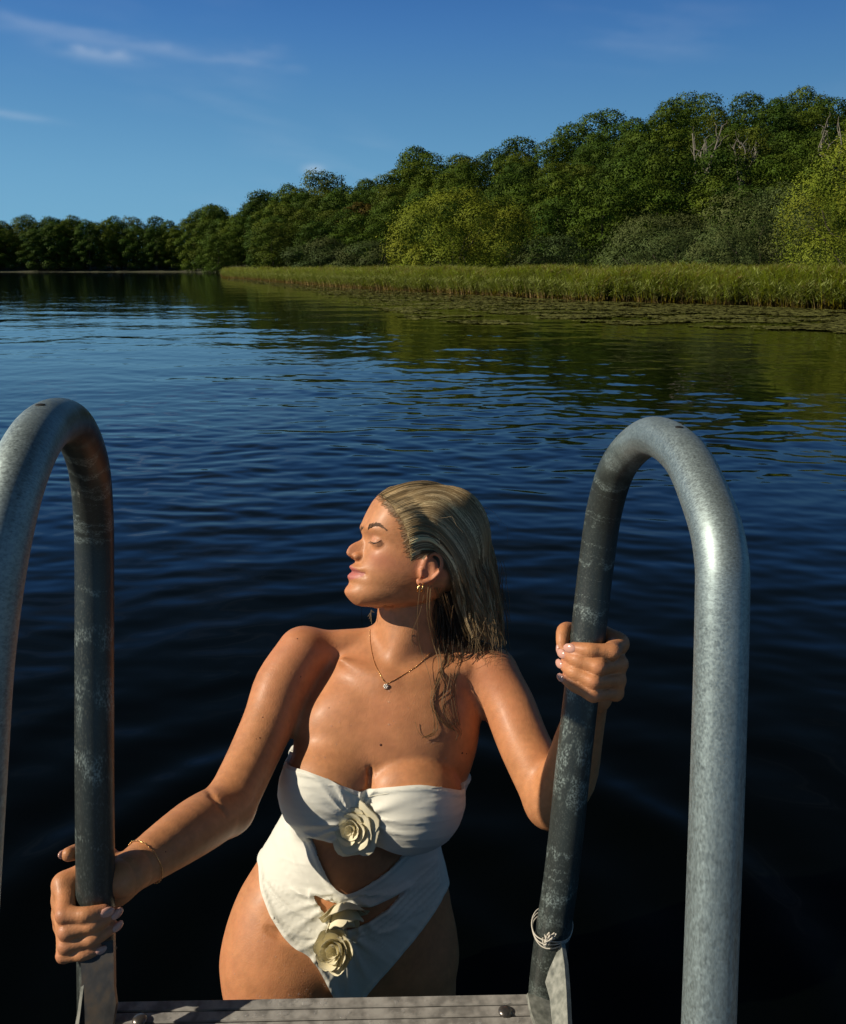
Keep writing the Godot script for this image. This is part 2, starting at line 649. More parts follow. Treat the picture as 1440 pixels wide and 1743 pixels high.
func build_land() -> void:
	var bag := Bag.new()
	var us := []
	var u := -1.5
	while u < 1.51:
		us.append(u)
		u += 0.012
	var n := 46
	for a in us:
		var s := lay_at(a, 1)
		for k in n:
			var t := float(k) / (n - 1)
			var d := s - 5.0 + 175.0 * t * t + 10.0 * t
			if k == n - 1: d = s + 420.0
			var p := Vector3(a * d, 0, -d)
			p.y = ground(p.x, p.z) + 0.15 * sin(p.x * 0.7) * sm(s, s + 8.0, d)
			bag.v.append(p)
			bag.n.append(Vector3.UP)
			bag.uv.append(Vector2(p.x, p.z))
	for i in us.size() - 1:
		for k in n - 1:
			var p := i * n + k
			bag.tri(p, p + 1, p + n)
			bag.tri(p + 1, p + n + 1, p + n)
	var nt := noise_tex(0.02, 21, [Color(0.020, 0.024, 0.008), Color(0.05, 0.052, 0.02), Color(0.035, 0.05, 0.012)])
	var m := mat(Color.WHITE, 0.95)
	m.albedo_texture = nt
	m.uv1_triplanar = true
	m.uv1_world_triplanar = true
	m.uv1_scale = Vector3.ONE * 0.1
	var o := part("hillside", bag.mesh(), m, self)
	o.set_meta("kind", "structure")
	tag(o, "low lake shore rising into a wooded hill")

func noise_tex(freq: float, sd: int, cols: Array, size := 256) -> NoiseTexture2D:
	var nt := NoiseTexture2D.new()
	var f := FastNoiseLite.new()
	f.seed = sd
	f.frequency = freq
	f.fractal_octaves = 4
	nt.noise = f
	nt.width = size
	nt.height = size
	nt.seamless = true
	var g := Gradient.new()
	g.offsets = PackedFloat32Array([0.2, 0.5, 0.8])
	g.colors = PackedColorArray([cols[0].linear_to_srgb(), cols[1].linear_to_srgb(), cols[2].linear_to_srgb()])
	nt.color_ramp = g
	return nt

# leaves scattered over the skins of overlapping lumps
func crown_mesh(lumps: Array, count: int, size: float, thin: float, droop: float, hue: Color, sd: int) -> ArrayMesh:
	var r := RandomNumberGenerator.new()
	r.seed = sd
	var bag := Bag.new()
	var tot := 0.0
	for l in lumps: tot += l[1].x * l[1].z + l[1].x * l[1].y
	for l in lumps:
		var o: Vector3 = l[0]
		var rad: Vector3 = l[1]
		var tone := r.randf_range(0.84, 1.18)
		var warm := r.randf_range(-0.12, 0.12)
		var cnt := int(count * (rad.x * rad.z + rad.x * rad.y) / tot)
		for k in cnt:
			var d := Vector3(r.randfn(), r.randfn(), r.randfn()).normalized()
			if d.y < -0.55 and r.randf() < 0.7: d.y = -d.y
			var p := o + d * rad * ((r.randf_range(0.72, 1.06) if r.randf() < 0.86 else r.randf_range(1.0, 1.34)) + 0.13 * sin(d.x * 7.0 + o.y) * sin(d.z * 6.0 + o.x))
			var inside := false
			for q in lumps:
				if q == l: continue
				if ((p - q[0]) / q[1]).length_squared() < 0.55:
					inside = true
					break
			if inside: continue
			var nn := (d / rad).normalized()
			var face := (nn + Vector3(r.randfn(), r.randfn() + 0.35, r.randfn()) * 0.42).normalized()
			var along := face.cross(Vector3(r.randfn(), r.randfn() - droop, r.randfn())).normalized()
			var side := face.cross(along)
			if droop > 1.0:
				along = (Vector3(0, -1, 0) + nn * 0.45 + Vector3(r.randfn(), 0, r.randfn()) * 0.3).normalized()
				side = along.cross(face).normalized()
			var a := along * size * r.randf_range(0.6, 1.25)
			var b := side * size * thin * r.randf_range(0.6, 1.25)
			var bend := face * size * 0.22
			var col := Color(hue.r * (1.0 + warm), hue.g, hue.b) * (tone * r.randf_range(0.75, 1.3))
			var sn := (face * 0.45 + nn * 0.9).normalized()
			var f := bag.v.size()
			for w in [p - a, p + b - bend * 0.3, p + a - bend, p - b - bend * 0.3]:
				bag.v.append(w); bag.n.append(sn); bag.c.append(col)
			if (bag.v[f + 2] - bag.v[f]).cross(bag.v[f + 1] - bag.v[f]).dot(nn) > 0.0:
				bag.tri(f, f + 1, f + 2); bag.tri(f, f + 2, f + 3)
			else:
				bag.tri(f, f + 2, f + 1); bag.tri(f, f + 3, f + 2)
	return bag.mesh()

func leaf_material(back: float) -> StandardMaterial3D:
	var m := vmat(0.62)
	m.metallic_specular = 0.18
	m.backlight_enabled = true
	m.backlight = Color(back * 0.9, back, back * 0.35)
	return m

func branchy(bag: Bag, from: Vector3, to: Vector3, r0: float, r1: float, col: Color, r: RandomNumberGenerator, wob := 0.12) -> void:
	var l := (to - from).length()
	var pts := [from]
	for k in range(1, 4):
		pts.append(from.lerp(to, k / 4.0) + Vector3(r.randfn(), r.randfn() * 0.5, r.randfn()) * l * wob * 0.5)
	pts.append(to)
	var line := smooth_line(pts, 3)
	var rad := PackedFloat32Array()
	for k in line.size(): rad.append(lerpf(r0, r1, float(k) / (line.size() - 1)))
	bag.tube(line, rad, 7, col)

func trunk_mesh(height: float, r0: float, lumps: Array, sd: int, col: Color) -> ArrayMesh:
	var r := RandomNumberGenerator.new()
	r.seed = sd
	var bag := Bag.new()
	branchy(bag, Vector3(0, -0.6, 0), Vector3(0.2, height * 0.72, 0.1), r0, r0 * 0.35, col, r, 0.05)
	for k in mini(lumps.size(), 9):
		var l: Vector3 = lumps[k][0]
		branchy(bag, Vector3(0.05, minf(l.y * 0.55, height * 0.5), 0.03), l, r0 * 0.45, r0 * 0.12, col, r)
	return bag.mesh()

func wood_lumps(r: RandomNumberGenerator, height: float, wide: float, kind: int) -> Array:
	var out := []
	var n := 26 + r.randi() % 8
	for k in n:
		var t := (k + r.randf()) / n
		var ang := k * 2.4 + r.randf() * 0.8
		var rr := wide * 0.5 * sqrt(maxf(0.0, 1.0 - pow(absf(t - 0.45) / 0.64, 2.6))) * r.randf_range(0.45, 0.92)
		if kind == 1: rr *= 1.1 - 0.3 * t
		var y := height * (0.07 + 0.82 * t)
		var s := wide * r.randf_range(0.13, 0.25) * (1.0 - 0.15 * t)
		out.append([Vector3(cos(ang) * rr, y, sin(ang) * rr), Vector3(s * 1.2, s * r.randf_range(0.6, 0.85), s * 1.2)])
	out.append([Vector3(0, height * 0.9, 0), Vector3(wide * 0.2, height * 0.08, wide * 0.2)])
	return out

func build_forest() -> void:
	var bark := mat(Color(0.055, 0.045, 0.035), 0.9)
	var leaf := leaf_material(0.34)
	var hues := [Color(0.056, 0.092, 0.012), Color(0.045, 0.080, 0.012), Color(0.072, 0.104, 0.013), Color(0.046, 0.082, 0.014), Color(0.062, 0.088, 0.012), Color(0.039, 0.068, 0.011), Color(0.085, 0.066, 0.014)]
	var look := ["mid green", "deep green", "light green", "bluish green", "olive green", "dark green", "reddish brown tinged"]
	var protos := []
	var r := RandomNumberGenerator.new()
	r.seed = 40
	for k in 7:
		var hgt := 12.0
		var wide: float = [8.5, 9.0, 8.0, 7.6, 9.4, 7.8, 7.4][k]
		var lumps := wood_lumps(r, hgt, wide, k % 2)
		protos.append([crown_mesh(lumps, 17000, 0.155, 0.62, 0.0, hues[k], 100 + k), trunk_mesh(hgt, 0.26, lumps, 200 + k, bark.albedo_color)])
	var spots := []
	# hillside: rows that climb from the foot to the ridge
	var u := -0.225
	while u < 0.80:
		var f := lay_at(u, 2)
		var rr := lay_at(u, 3)
		var steps := int(round((rr - f) / 8.6))
		for k in steps + 1:
			var d := lerpf(f + 1.0, rr + 3.0, float(k) / steps) + r.randf_range(-2.2, 2.2)
			var uu := u + r.randf_range(-0.021, 0.021) + (0.024 if k % 2 else 0.0)
			spots.append([uu, d, k, steps])
		u += 5.6 / lerpf(f, rr, 0.5)
	# far shore on the left
	u = -0.80
	while u < -0.235:
		for k in 3:
			spots.append([u + r.randf_range(-0.006, 0.006) + 0.008 * (k % 2), lay_at(u, 2) + 1.0 + k * 8.0 + r.randf_range(-1.5, 1.5), k + 20, 22])
		u += 6.2 / 255.0
	var alike := {}
	for s in spots:
		if spots.size() > 320 and absf(s[0]) > 0.62: continue
		var d: float = s[1]
		var x: float = s[0] * d
		var kind := r.randi() % 6
		if absf(s[0] + 0.065) < 0.02 and s[2] == 2: kind = 6
		var y := ground(x, -d) - 0.1
		var where := "slope"
		if s[2] >= 20: where = "far shore"
		elif s[2] == 0: where = "hill foot"
		elif s[2] == s[3]: where = "ridge"
		var side := ""
		if s[2] >= 20: side = "left of the woman" if s[0] > -0.40 else "behind the left handrail"
		elif s[0] < -0.09: side = "left of the round willow"
		elif s[0] < 0.11: side = "above the round willow"
		elif s[0] < 0.24: side = "right of the round willow"
		elif s[0] < 0.42: side = "around the bare tree"
		else: side = "behind the big willow"
		var crowd := "trees on the far left shore" if s[2] >= 20 else "trees on the wooded hill"
		var key := "%s trees on the %s %s" % [look[kind], where, side]
		var t := thing("broadleaf_tree", key, "tree", Vector3(x, y, -d), crowd)
		if not alike.has(key): alike[key] = []
		alike[key].append([s[0], t])
		part("crown", protos[kind][0], leaf, t)
		part("trunk", protos[kind][1], bark, t)
		var part_up: float = float(s[2]) / float(s[3]) if s[2] < 20 else 0.6 + 0.2 * (s[2] - 20)
		var want := lerp_table(skyline, s[0], 1) * d * lerpf(0.55, 1.03, pow(part_up, 0.8)) + 1.22 - y
		var big := clampf(want / 12.0 * r.randf_range(0.88, 1.10) / 1.0, 0.42, 1.45)
		var broad := maxf(big * 0.92, 0.60)
		if s[2] >= 20: broad = 1.0
		t.scale = Vector3(broad * r.randf_range(0.9, 1.15), big, broad * r.randf_range(0.9, 1.15))
		t.rotation.y = r.randf() * TAU
	var nth := ["leftmost", "second from left", "third from left", "fourth from left", "fifth from left", "sixth from left", "seventh from left", "eighth from left", "ninth from left", "tenth from left", "eleventh from left", "twelfth from left", "thirteenth from left", "fourteenth from left", "fifteenth from left"]
	for key in alike:
		var row: Array = alike[key]
		row.sort_custom(func(p, q): return p[0] < q[0])
		for k in row.size():
			if row.size() == 1: row[k][1].set_meta("label", "only " + key.replace("trees", "tree"))
			elif k == row.size() - 1: row[k][1].set_meta("label", "rightmost of the " + key)
			else: row[k][1].set_meta("label", nth[mini(k, 14)] + " of the " + key)
	# a bare pale tree high on the slope
	var pale := mat(Color(0.20, 0.18, 0.14), 0.85)
	for q in [[0.318, 80.0, 10.0, 31], [0.362, 84.0, 8.5, 32], [0.470, 74.0, 10.5, 33]]:
		var rb := RandomNumberGenerator.new()
		rb.seed = q[3]
		var d: float = q[1]
		var at := Vector3(q[0] * d, 0, -d)
		at.y = ground(at.x, at.z) - 0.2
		var bag := Bag.new()
		var top: float = q[2]
		branchy(bag, Vector3(0, -0.5, 0), Vector3(0.2, top * 0.45, 0), 0.20, 0.15, Color.WHITE, rb, 0.05)
		for k in 5:
			var a := k * 1.30 + rb.randf()
			var b0 := Vector3(0.18, top * rb.randf_range(0.36, 0.46), 0)
			var b1 := Vector3(0.18 + cos(a) * top * 0.15, top * rb.randf_range(0.78, 1.0), sin(a) * top * 0.10)
			branchy(bag, b0, b1, 0.12, 0.045, Color.WHITE, rb, 0.12)
			for q2 in 5:
				var c0 := b0.lerp(b1, rb.randf_range(0.45, 0.97))
				branchy(bag, c0, c0 + Vector3(rb.randfn() * 0.6, rb.randf_range(0.5, 1.5), rb.randfn() * 0.5), 0.04, 0.012, Color.WHITE, rb, 0.15)
		var t := thing("bare_tree", ["bare pale tree with forked leafless limbs high on the slope", "smaller pale bare tree right of the forked leafless one", "pale half bare tree above the big willow at the right edge"][int(q[3]) - 31], "tree", at)
		part("trunk", bag.mesh(), pale, t)


func bush(called: String, label: String, u: float, d: float, wide: float, high: float, hue: Color, count: int, size: float, thin: float, droop: float, sd: int, group := "") -> void:
	var r := RandomNumberGenerator.new()
	r.seed = sd
	var lumps := []
	var n := 22
	for k in n:
		var t := (k + 0.5) / n
		var a := k * 2.4 + r.randf()
		var y := high * (0.10 + 0.72 * t)
		var rr := wide * 0.5 * sqrt(maxf(0.0, 1.0 - pow(t, 2.4))) * r.randf_range(0.55, 0.85)
		var s := wide * r.randf_range(0.14, 0.22)
		lumps.append([Vector3(cos(a) * rr, y, sin(a) * rr * 0.8), Vector3(s, s * minf(1.0, high / wide * 1.25), s)])
	var at := Vector3(u * d, 0, -d)
	at.y = ground(at.x, at.z) - 0.1
	var t := thing(called, label, "shrub", at, group)
	part("crown", crown_mesh(lumps, count, size, thin, droop, hue, sd + 1), leaf_material(0.3), t)
	var bag := Bag.new()
	for k in 7:
		branchy(bag, Vector3(r.randfn() * 0.2, -0.2, r.randfn() * 0.2), lumps[k * 3][0], 0.09, 0.03, Color.WHITE, r)
	part("trunk", bag.mesh(), mat(Color(0.06, 0.05, 0.035), 0.9), t)

func build_bank_plants() -> void:
	var yellow := Color(0.155, 0.185, 0.020)
	var grey := Color(0.082, 0.110, 0.036)
	bush("round_willow", "round yellow green willow bush standing alone behind the reeds", 0.041, 57.0, 9.6, 6.0, yellow, 52000, 0.095, 0.30, 0.6, 51)
	bush("large_willow", "big yellow green willow cut off by the right edge", 0.535, 42.0, 9.6, 7.6, yellow * 1.02, 70000, 0.075, 0.28, 0.8, 52)
	bush("low_willow", "small yellow green bush at the foot of the round willow", -0.005, 54.0, 2.6, 2.5, yellow, 9000, 0.09, 0.34, 0.4, 53)
	bush("grey_willow", "tall grey green willow shrub left beside the big willow", 0.405, 50.0, 8.5, 5.6, grey, 42000, 0.095, 0.22, 0.2, 54)
	bush("grey_willow", "broad grey green willow shrub sloping down towards the middle of the reeds", 0.285, 53.0, 9.5, 4.1, grey, 40000, 0.095, 0.22, 0.2, 55)
	bush("grey_willow", "low grey green shrub right of the round willow", 0.150, 56.0, 6.0, 2.9, grey * 0.9, 22000, 0.10, 0.24, 0.2, 56)
	bush("grey_willow", "dark grey green shrub left of the round willow", -0.062, 68.0, 7.0, 3.0, grey * 0.75, 20000, 0.11, 0.3, 0.2, 57)
	bush("grey_willow", "dull green shrub at the reed bed, second left of the round willow", -0.118, 80.0, 8.0, 3.6, grey * 0.7, 20000, 0.12, 0.3, 0.2, 58)
	bush("grey_willow", "narrow grey green shrub between two broad ones near the right", 0.345, 47.0, 4.5, 3.0, grey * 1.05, 16000, 0.095, 0.22, 0.2, 59)
	# reed bed
	var r := RandomNumberGenerator.new()
	r.seed = 77
	var tuft_meshes := []
	for kind in 3:
		var bag := Bag.new()
		for k in 26:
			var o := Vector3(r.randfn() * 0.24, 0, r.randfn() * 0.2)
			var lean_by := Vector3(r.randfn() * 0.16, 0, r.randfn() * 0.16)
			var hgt := r.randf_range(0.8, 1.5)
			var w := 0.011
			var ax := Vector3(r.randfn(), 0, r.randfn()).normalized() * w
			var stem := Color(0.60, 0.43, 0.20) * r.randf_range(0.7, 1.25)
			var green := Color(0.33, 0.385, 0.115) * r.randf_range(0.7, 1.35)
			if r.randf() < 0.10: green = Color(0.36, 0.29, 0.12)
			var prev := -1
			for j in 5:
				var t := j / 4.0
				var p := o + lean_by * t * t * 1.3 + Vector3(0, hgt * t - 0.15, 0)
				var col := stem.lerp(green, sm(0.22, 0.60, t))
				var b := bag.v.size()
				var wide := ax * (1.0 - 0.75 * t)
				for s in [-1.0, 1.0]:
					bag.v.append(p + wide * s); bag.n.append((ax.cross(Vector3.UP)).normalized()); bag.c.append(col)
				if prev >= 0:
					bag.tri(prev, prev + 1, b); bag.tri(prev + 1, b + 1, b)
				prev = b
			# long leaves that hang out from the stem
			for j in 3:
				var t := r.randf_range(0.4, 0.95)
				var p := o + lean_by * t * t * 1.3 + Vector3(0, hgt * t - 0.15, 0)
				var a := r.randf() * TAU
				var out := Vector3(cos(a), 0.55, sin(a)) * r.randf_range(0.2, 0.36)
				var sd := out.cross(Vector3.UP).normalized() * 0.012
				bag.flat(p - sd, p + out, p + sd, green * r.randf_range(0.8, 1.2))
		tuft_meshes.append(bag.mesh())
	var reed := vmat(0.6)
	reed.backlight_enabled = true
	reed.backlight = Color(0.8, 0.85, 0.4)
	reed.metallic_specular = 0.25
	var tall := FastNoiseLite.new()
	tall.seed = 15
	tall.frequency = 0.4
	for kind in 3:
		var places := []
		for k in 12000:
			var u := -0.236 + 1.1 * pow(r.randf(), 0.9)
			var s := lay_at(u, 1)
			var deep := 9.0 if u > -0.2 else 40.0
			var d := s + deep * pow(r.randf(), 2.8) + 1.1 * tall.get_noise_2d(u * 160.0, 4.0) - 0.9 * pow(r.randf(), 6.0)
			places.append([u, d])
		var mm := MultiMesh.new()
		mm.transform_format = MultiMesh.TRANSFORM_3D
		mm.mesh = tuft_meshes[kind]
		mm.instance_count = places.size()
		for k in places.size():
			var d: float = places[k][1]
			var x: float = places[k][0] * d
			var sc := r.randf_range(0.64, 1.0) * (0.95 + 0.28 * tall.get_noise_2d(x * 0.5, d * 0.8))
			mm.set_instance_transform(k, Transform3D(Basis(Vector3.UP, r.randf() * TAU).scaled(Vector3(sc * 1.2, sc, sc * 1.2)), Vector3(x, maxf(ground(x, -d), -0.05), -d)))
		var o := MultiMeshInstance3D.new()
		o.name = ["reeds", "reed_bed", "reed_belt"][kind]
		o.multimesh = mm
		o.material_override = reed
		o.set_meta("kind", "stuff")
		tag(o, "dense belt of green reeds with straw coloured stems along the shore")
		add_child(o, true)
	# floating leaves in front of the reeds
	var pad := Bag.new()
	var c0 := pad.v.size()
	pad.v.append(Vector3(0, 0.004, 0)); pad.n.append(Vector3.UP)
	for k in 9:
		var a := 0.35 + (TAU - 0.7) * k / 8.0
		pad.v.append(Vector3(cos(a), 0.004 + 0.05 * absf(sin(a * 2.0)), sin(a))); pad.n.append(Vector3(cos(a) * 0.2, 1, sin(a) * 0.2).normalized())
	for k in 8: pad.tri(c0, c0 + 1 + k, c0 + 2 + k)
	var mp := MultiMesh.new()
	mp.transform_format = MultiMesh.TRANSFORM_3D
	mp.use_colors = true
	mp.mesh = pad.mesh()
	var edge := [[-0.24, 84.0], [-0.17, 52.0], [-0.09, 30.0], [-0.01, 20.5], [0.15, 18.2], [0.35, 17.0], [0.55, 15.9], [0.9, 14.0]]
	var list := []
	var gap := FastNoiseLite.new()
	gap.seed = 6
	gap.frequency = 0.35
	for k in 48000:
		var u := -0.23 + 0.95 * r.randf()
		var s := lay_at(u, 1)
		var e := lerp_table(edge, u, 1)
		var t := r.randf()
		var d := lerpf(e, s, t)
		var x := u * d
		if gap.get_noise_2d(x, -d * 1.6) < -0.20 + 0.50 * (1.0 - sm(0.0, 0.45, t)): continue
		list.append(Vector3(x, 0.012, -d))
	mp.instance_count = list.size()
	for k in list.size():
		var sc := r.randf_range(0.03, 0.085)
		mp.set_instance_transform(k, Transform3D(Basis(Vector3.UP, r.randf() * TAU).rotated(Vector3(1, 0, 0.4).normalized(), r.randfn() * 0.06).scaled(Vector3.ONE * sc), list[k]))
		mp.set_instance_color(k, Color(0.120, 0.125, 0.036) * r.randf_range(0.55, 1.25))
	var op := MultiMeshInstance3D.new()
	op.name = "floating_leaves"
	op.multimesh = mp
	var pm := vmat(0.8)
	pm.metallic_specular = 0.12
	op.material_override = pm
	op.set_meta("kind", "stuff")
	tag(op, "belt of small floating water plant leaves before the reeds")
	add_child(op, true)


# ------------------------------------------------------------------ dock and ladder
func build_dock() -> void:
	var wood := mat(Color.WHITE, 0.85)
	wood.albedo_texture = noise_tex(0.02, 31, [Color(0.10, 0.085, 0.065), Color(0.20, 0.17, 0.135), Color(0.15, 0.13, 0.10)])
	wood.uv1_triplanar = true
	wood.uv1_scale = Vector3(1.2, 8.0, 8.0)
	var t := thing("wooden_dock", "grey weathered wooden dock that the ladder is fixed to", "dock", Vector3(0, 0, 0.65))
	var r := RandomNumberGenerator.new()
	r.seed = 3
	for k in 15:
		var bag := Bag.new()
		bag.beam(Transform3D(Basis(), Vector3.ZERO), Vector3(2.6, 0.034, 0.14), 0.004)
		var o := part("plank", bag.mesh(), wood, t)
		o.position = Vector3(r.randf_range(-0.01, 0.01) + 0.05, 0.483, -1.17 + k * 0.147)
	for s in [-1.1, 0.0, 1.2]:
		var bag := Bag.new()
		bag.beam(Transform3D(Basis(Vector3.UP, PI / 2), Vector3(s, 0.395, -0.15)), Vector3(2.1, 0.14, 0.06), 0.004)
		part("joist", bag.mesh(), wood, t)
	for s in [Vector2(-1.1, -0.9), Vector2(1.2, -0.9), Vector2(-1.1, 0.7), Vector2(1.2, 0.7)]:
		var bag := Bag.new()
		bag.tube(PackedVector3Array([Vector3(s.x, -1.5, s.y), Vector3(s.x, 0.325, s.y)]), PackedFloat32Array([0.07]), 14)
		part("pile", bag.mesh(), wood, t)

# galvanised steel: v = 0 at the wet foot of the leg in the water, 1 on the dock
func rail_textures(sd: int, wet: float, grime: float) -> Array:
	var w := 256
	var hh := 2048
	var im := Image.create(w, hh, false, Image.FORMAT_RGBA8)
	var ro := Image.create(w, hh, false, Image.FORMAT_RGBA8)
	var a := FastNoiseLite.new()
	a.seed = sd
	a.frequency = 1.0
	a.fractal_octaves = 3
	var b := FastNoiseLite.new()
	b.seed = sd + 1
	b.noise_type = FastNoiseLite.TYPE_CELLULAR
	b.cellular_return_type = FastNoiseLite.RETURN_CELL_VALUE
	b.frequency = 1.0
	for y in hh:
		var v := (y + 0.5) / hh
		for x in w:
			var u := (x + 0.5) / w * TAU
			var cx := cos(u)
			var cz := sin(u)
			var big := a.get_noise_3d(cx * 0.8, v * 30.0, cz * 0.8)
			var fine := a.get_noise_3d(cx * 8.0, v * 820.0, cz * 8.0)
			var grain := b.get_noise_3d(cx * 8.0, v * 800.0, cz * 8.0)
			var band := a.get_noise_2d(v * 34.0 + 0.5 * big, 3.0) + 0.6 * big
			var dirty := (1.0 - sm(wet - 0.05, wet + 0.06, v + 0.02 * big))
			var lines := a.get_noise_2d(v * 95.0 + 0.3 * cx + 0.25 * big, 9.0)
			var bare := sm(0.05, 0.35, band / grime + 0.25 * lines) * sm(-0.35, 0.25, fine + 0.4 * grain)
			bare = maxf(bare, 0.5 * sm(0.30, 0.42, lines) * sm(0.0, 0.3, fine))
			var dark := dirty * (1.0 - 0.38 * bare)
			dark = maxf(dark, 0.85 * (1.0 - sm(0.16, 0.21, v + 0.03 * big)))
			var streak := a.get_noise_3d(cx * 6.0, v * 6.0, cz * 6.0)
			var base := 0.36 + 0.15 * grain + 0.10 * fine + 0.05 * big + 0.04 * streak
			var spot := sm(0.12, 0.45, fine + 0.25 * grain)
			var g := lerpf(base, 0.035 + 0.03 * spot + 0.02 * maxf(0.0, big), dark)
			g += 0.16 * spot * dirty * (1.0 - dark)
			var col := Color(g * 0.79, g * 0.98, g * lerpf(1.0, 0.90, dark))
			im.set_pixel(x, y, col.linear_to_srgb())
			var rough := lerpf(0.54 + 0.14 * fine + 0.09 * grain, 0.36 + 0.2 * spot, dark)
			ro.set_pixel(x, y, Color(clampf(rough, 0.1, 1.0), clampf(0.68 * (1.0 - dark) + 0.10 + 0.2 * grain * (1.0 - dark), 0, 1), 0))
	return [ImageTexture.create_from_image(im), ImageTexture.create_from_image(ro)]

func rail(called: String, line: Array, sd: int, wet: float, grime: float, hole: Vector3, t: Node3D) -> void:
	var pts := smooth_line(line, 9)
	var bag := Bag.new()
	bag.tube(pts, PackedFloat32Array([0.021]), 40)
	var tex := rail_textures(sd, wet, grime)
	var m := StandardMaterial3D.new()
	m.albedo_texture = tex[0]
	m.roughness_texture = tex[1]
	m.roughness_texture_channel = BaseMaterial3D.TEXTURE_CHANNEL_RED
	m.metallic_texture = tex[1]
	m.metallic_texture_channel = BaseMaterial3D.TEXTURE_CHANNEL_GREEN
	m.roughness = 1.0
	m.metallic = 1.0
	var o := part(called, bag.mesh(), m, t)
	# drain hole at the top of the bend
	var best := 0
	for k in pts.size():
		if pts[k].distance_to(hole) < pts[best].distance_to(hole): best = k
	var along := (pts[best + 1] - pts[best - 1]).normalized()
	var up := (Vector3.UP - along * along.dot(Vector3.UP)).normalized()
	var hb := Bag.new()
	hb.blob(Transform3D(Basis(along * 0.0042, up * 0.0012, along.cross(up) * 0.0042), pts[best] + up * 0.0207), 5, 14)
	part("drain_hole", hb.mesh(), mat(Color(0.004, 0.004, 0.004), 0.8), o)

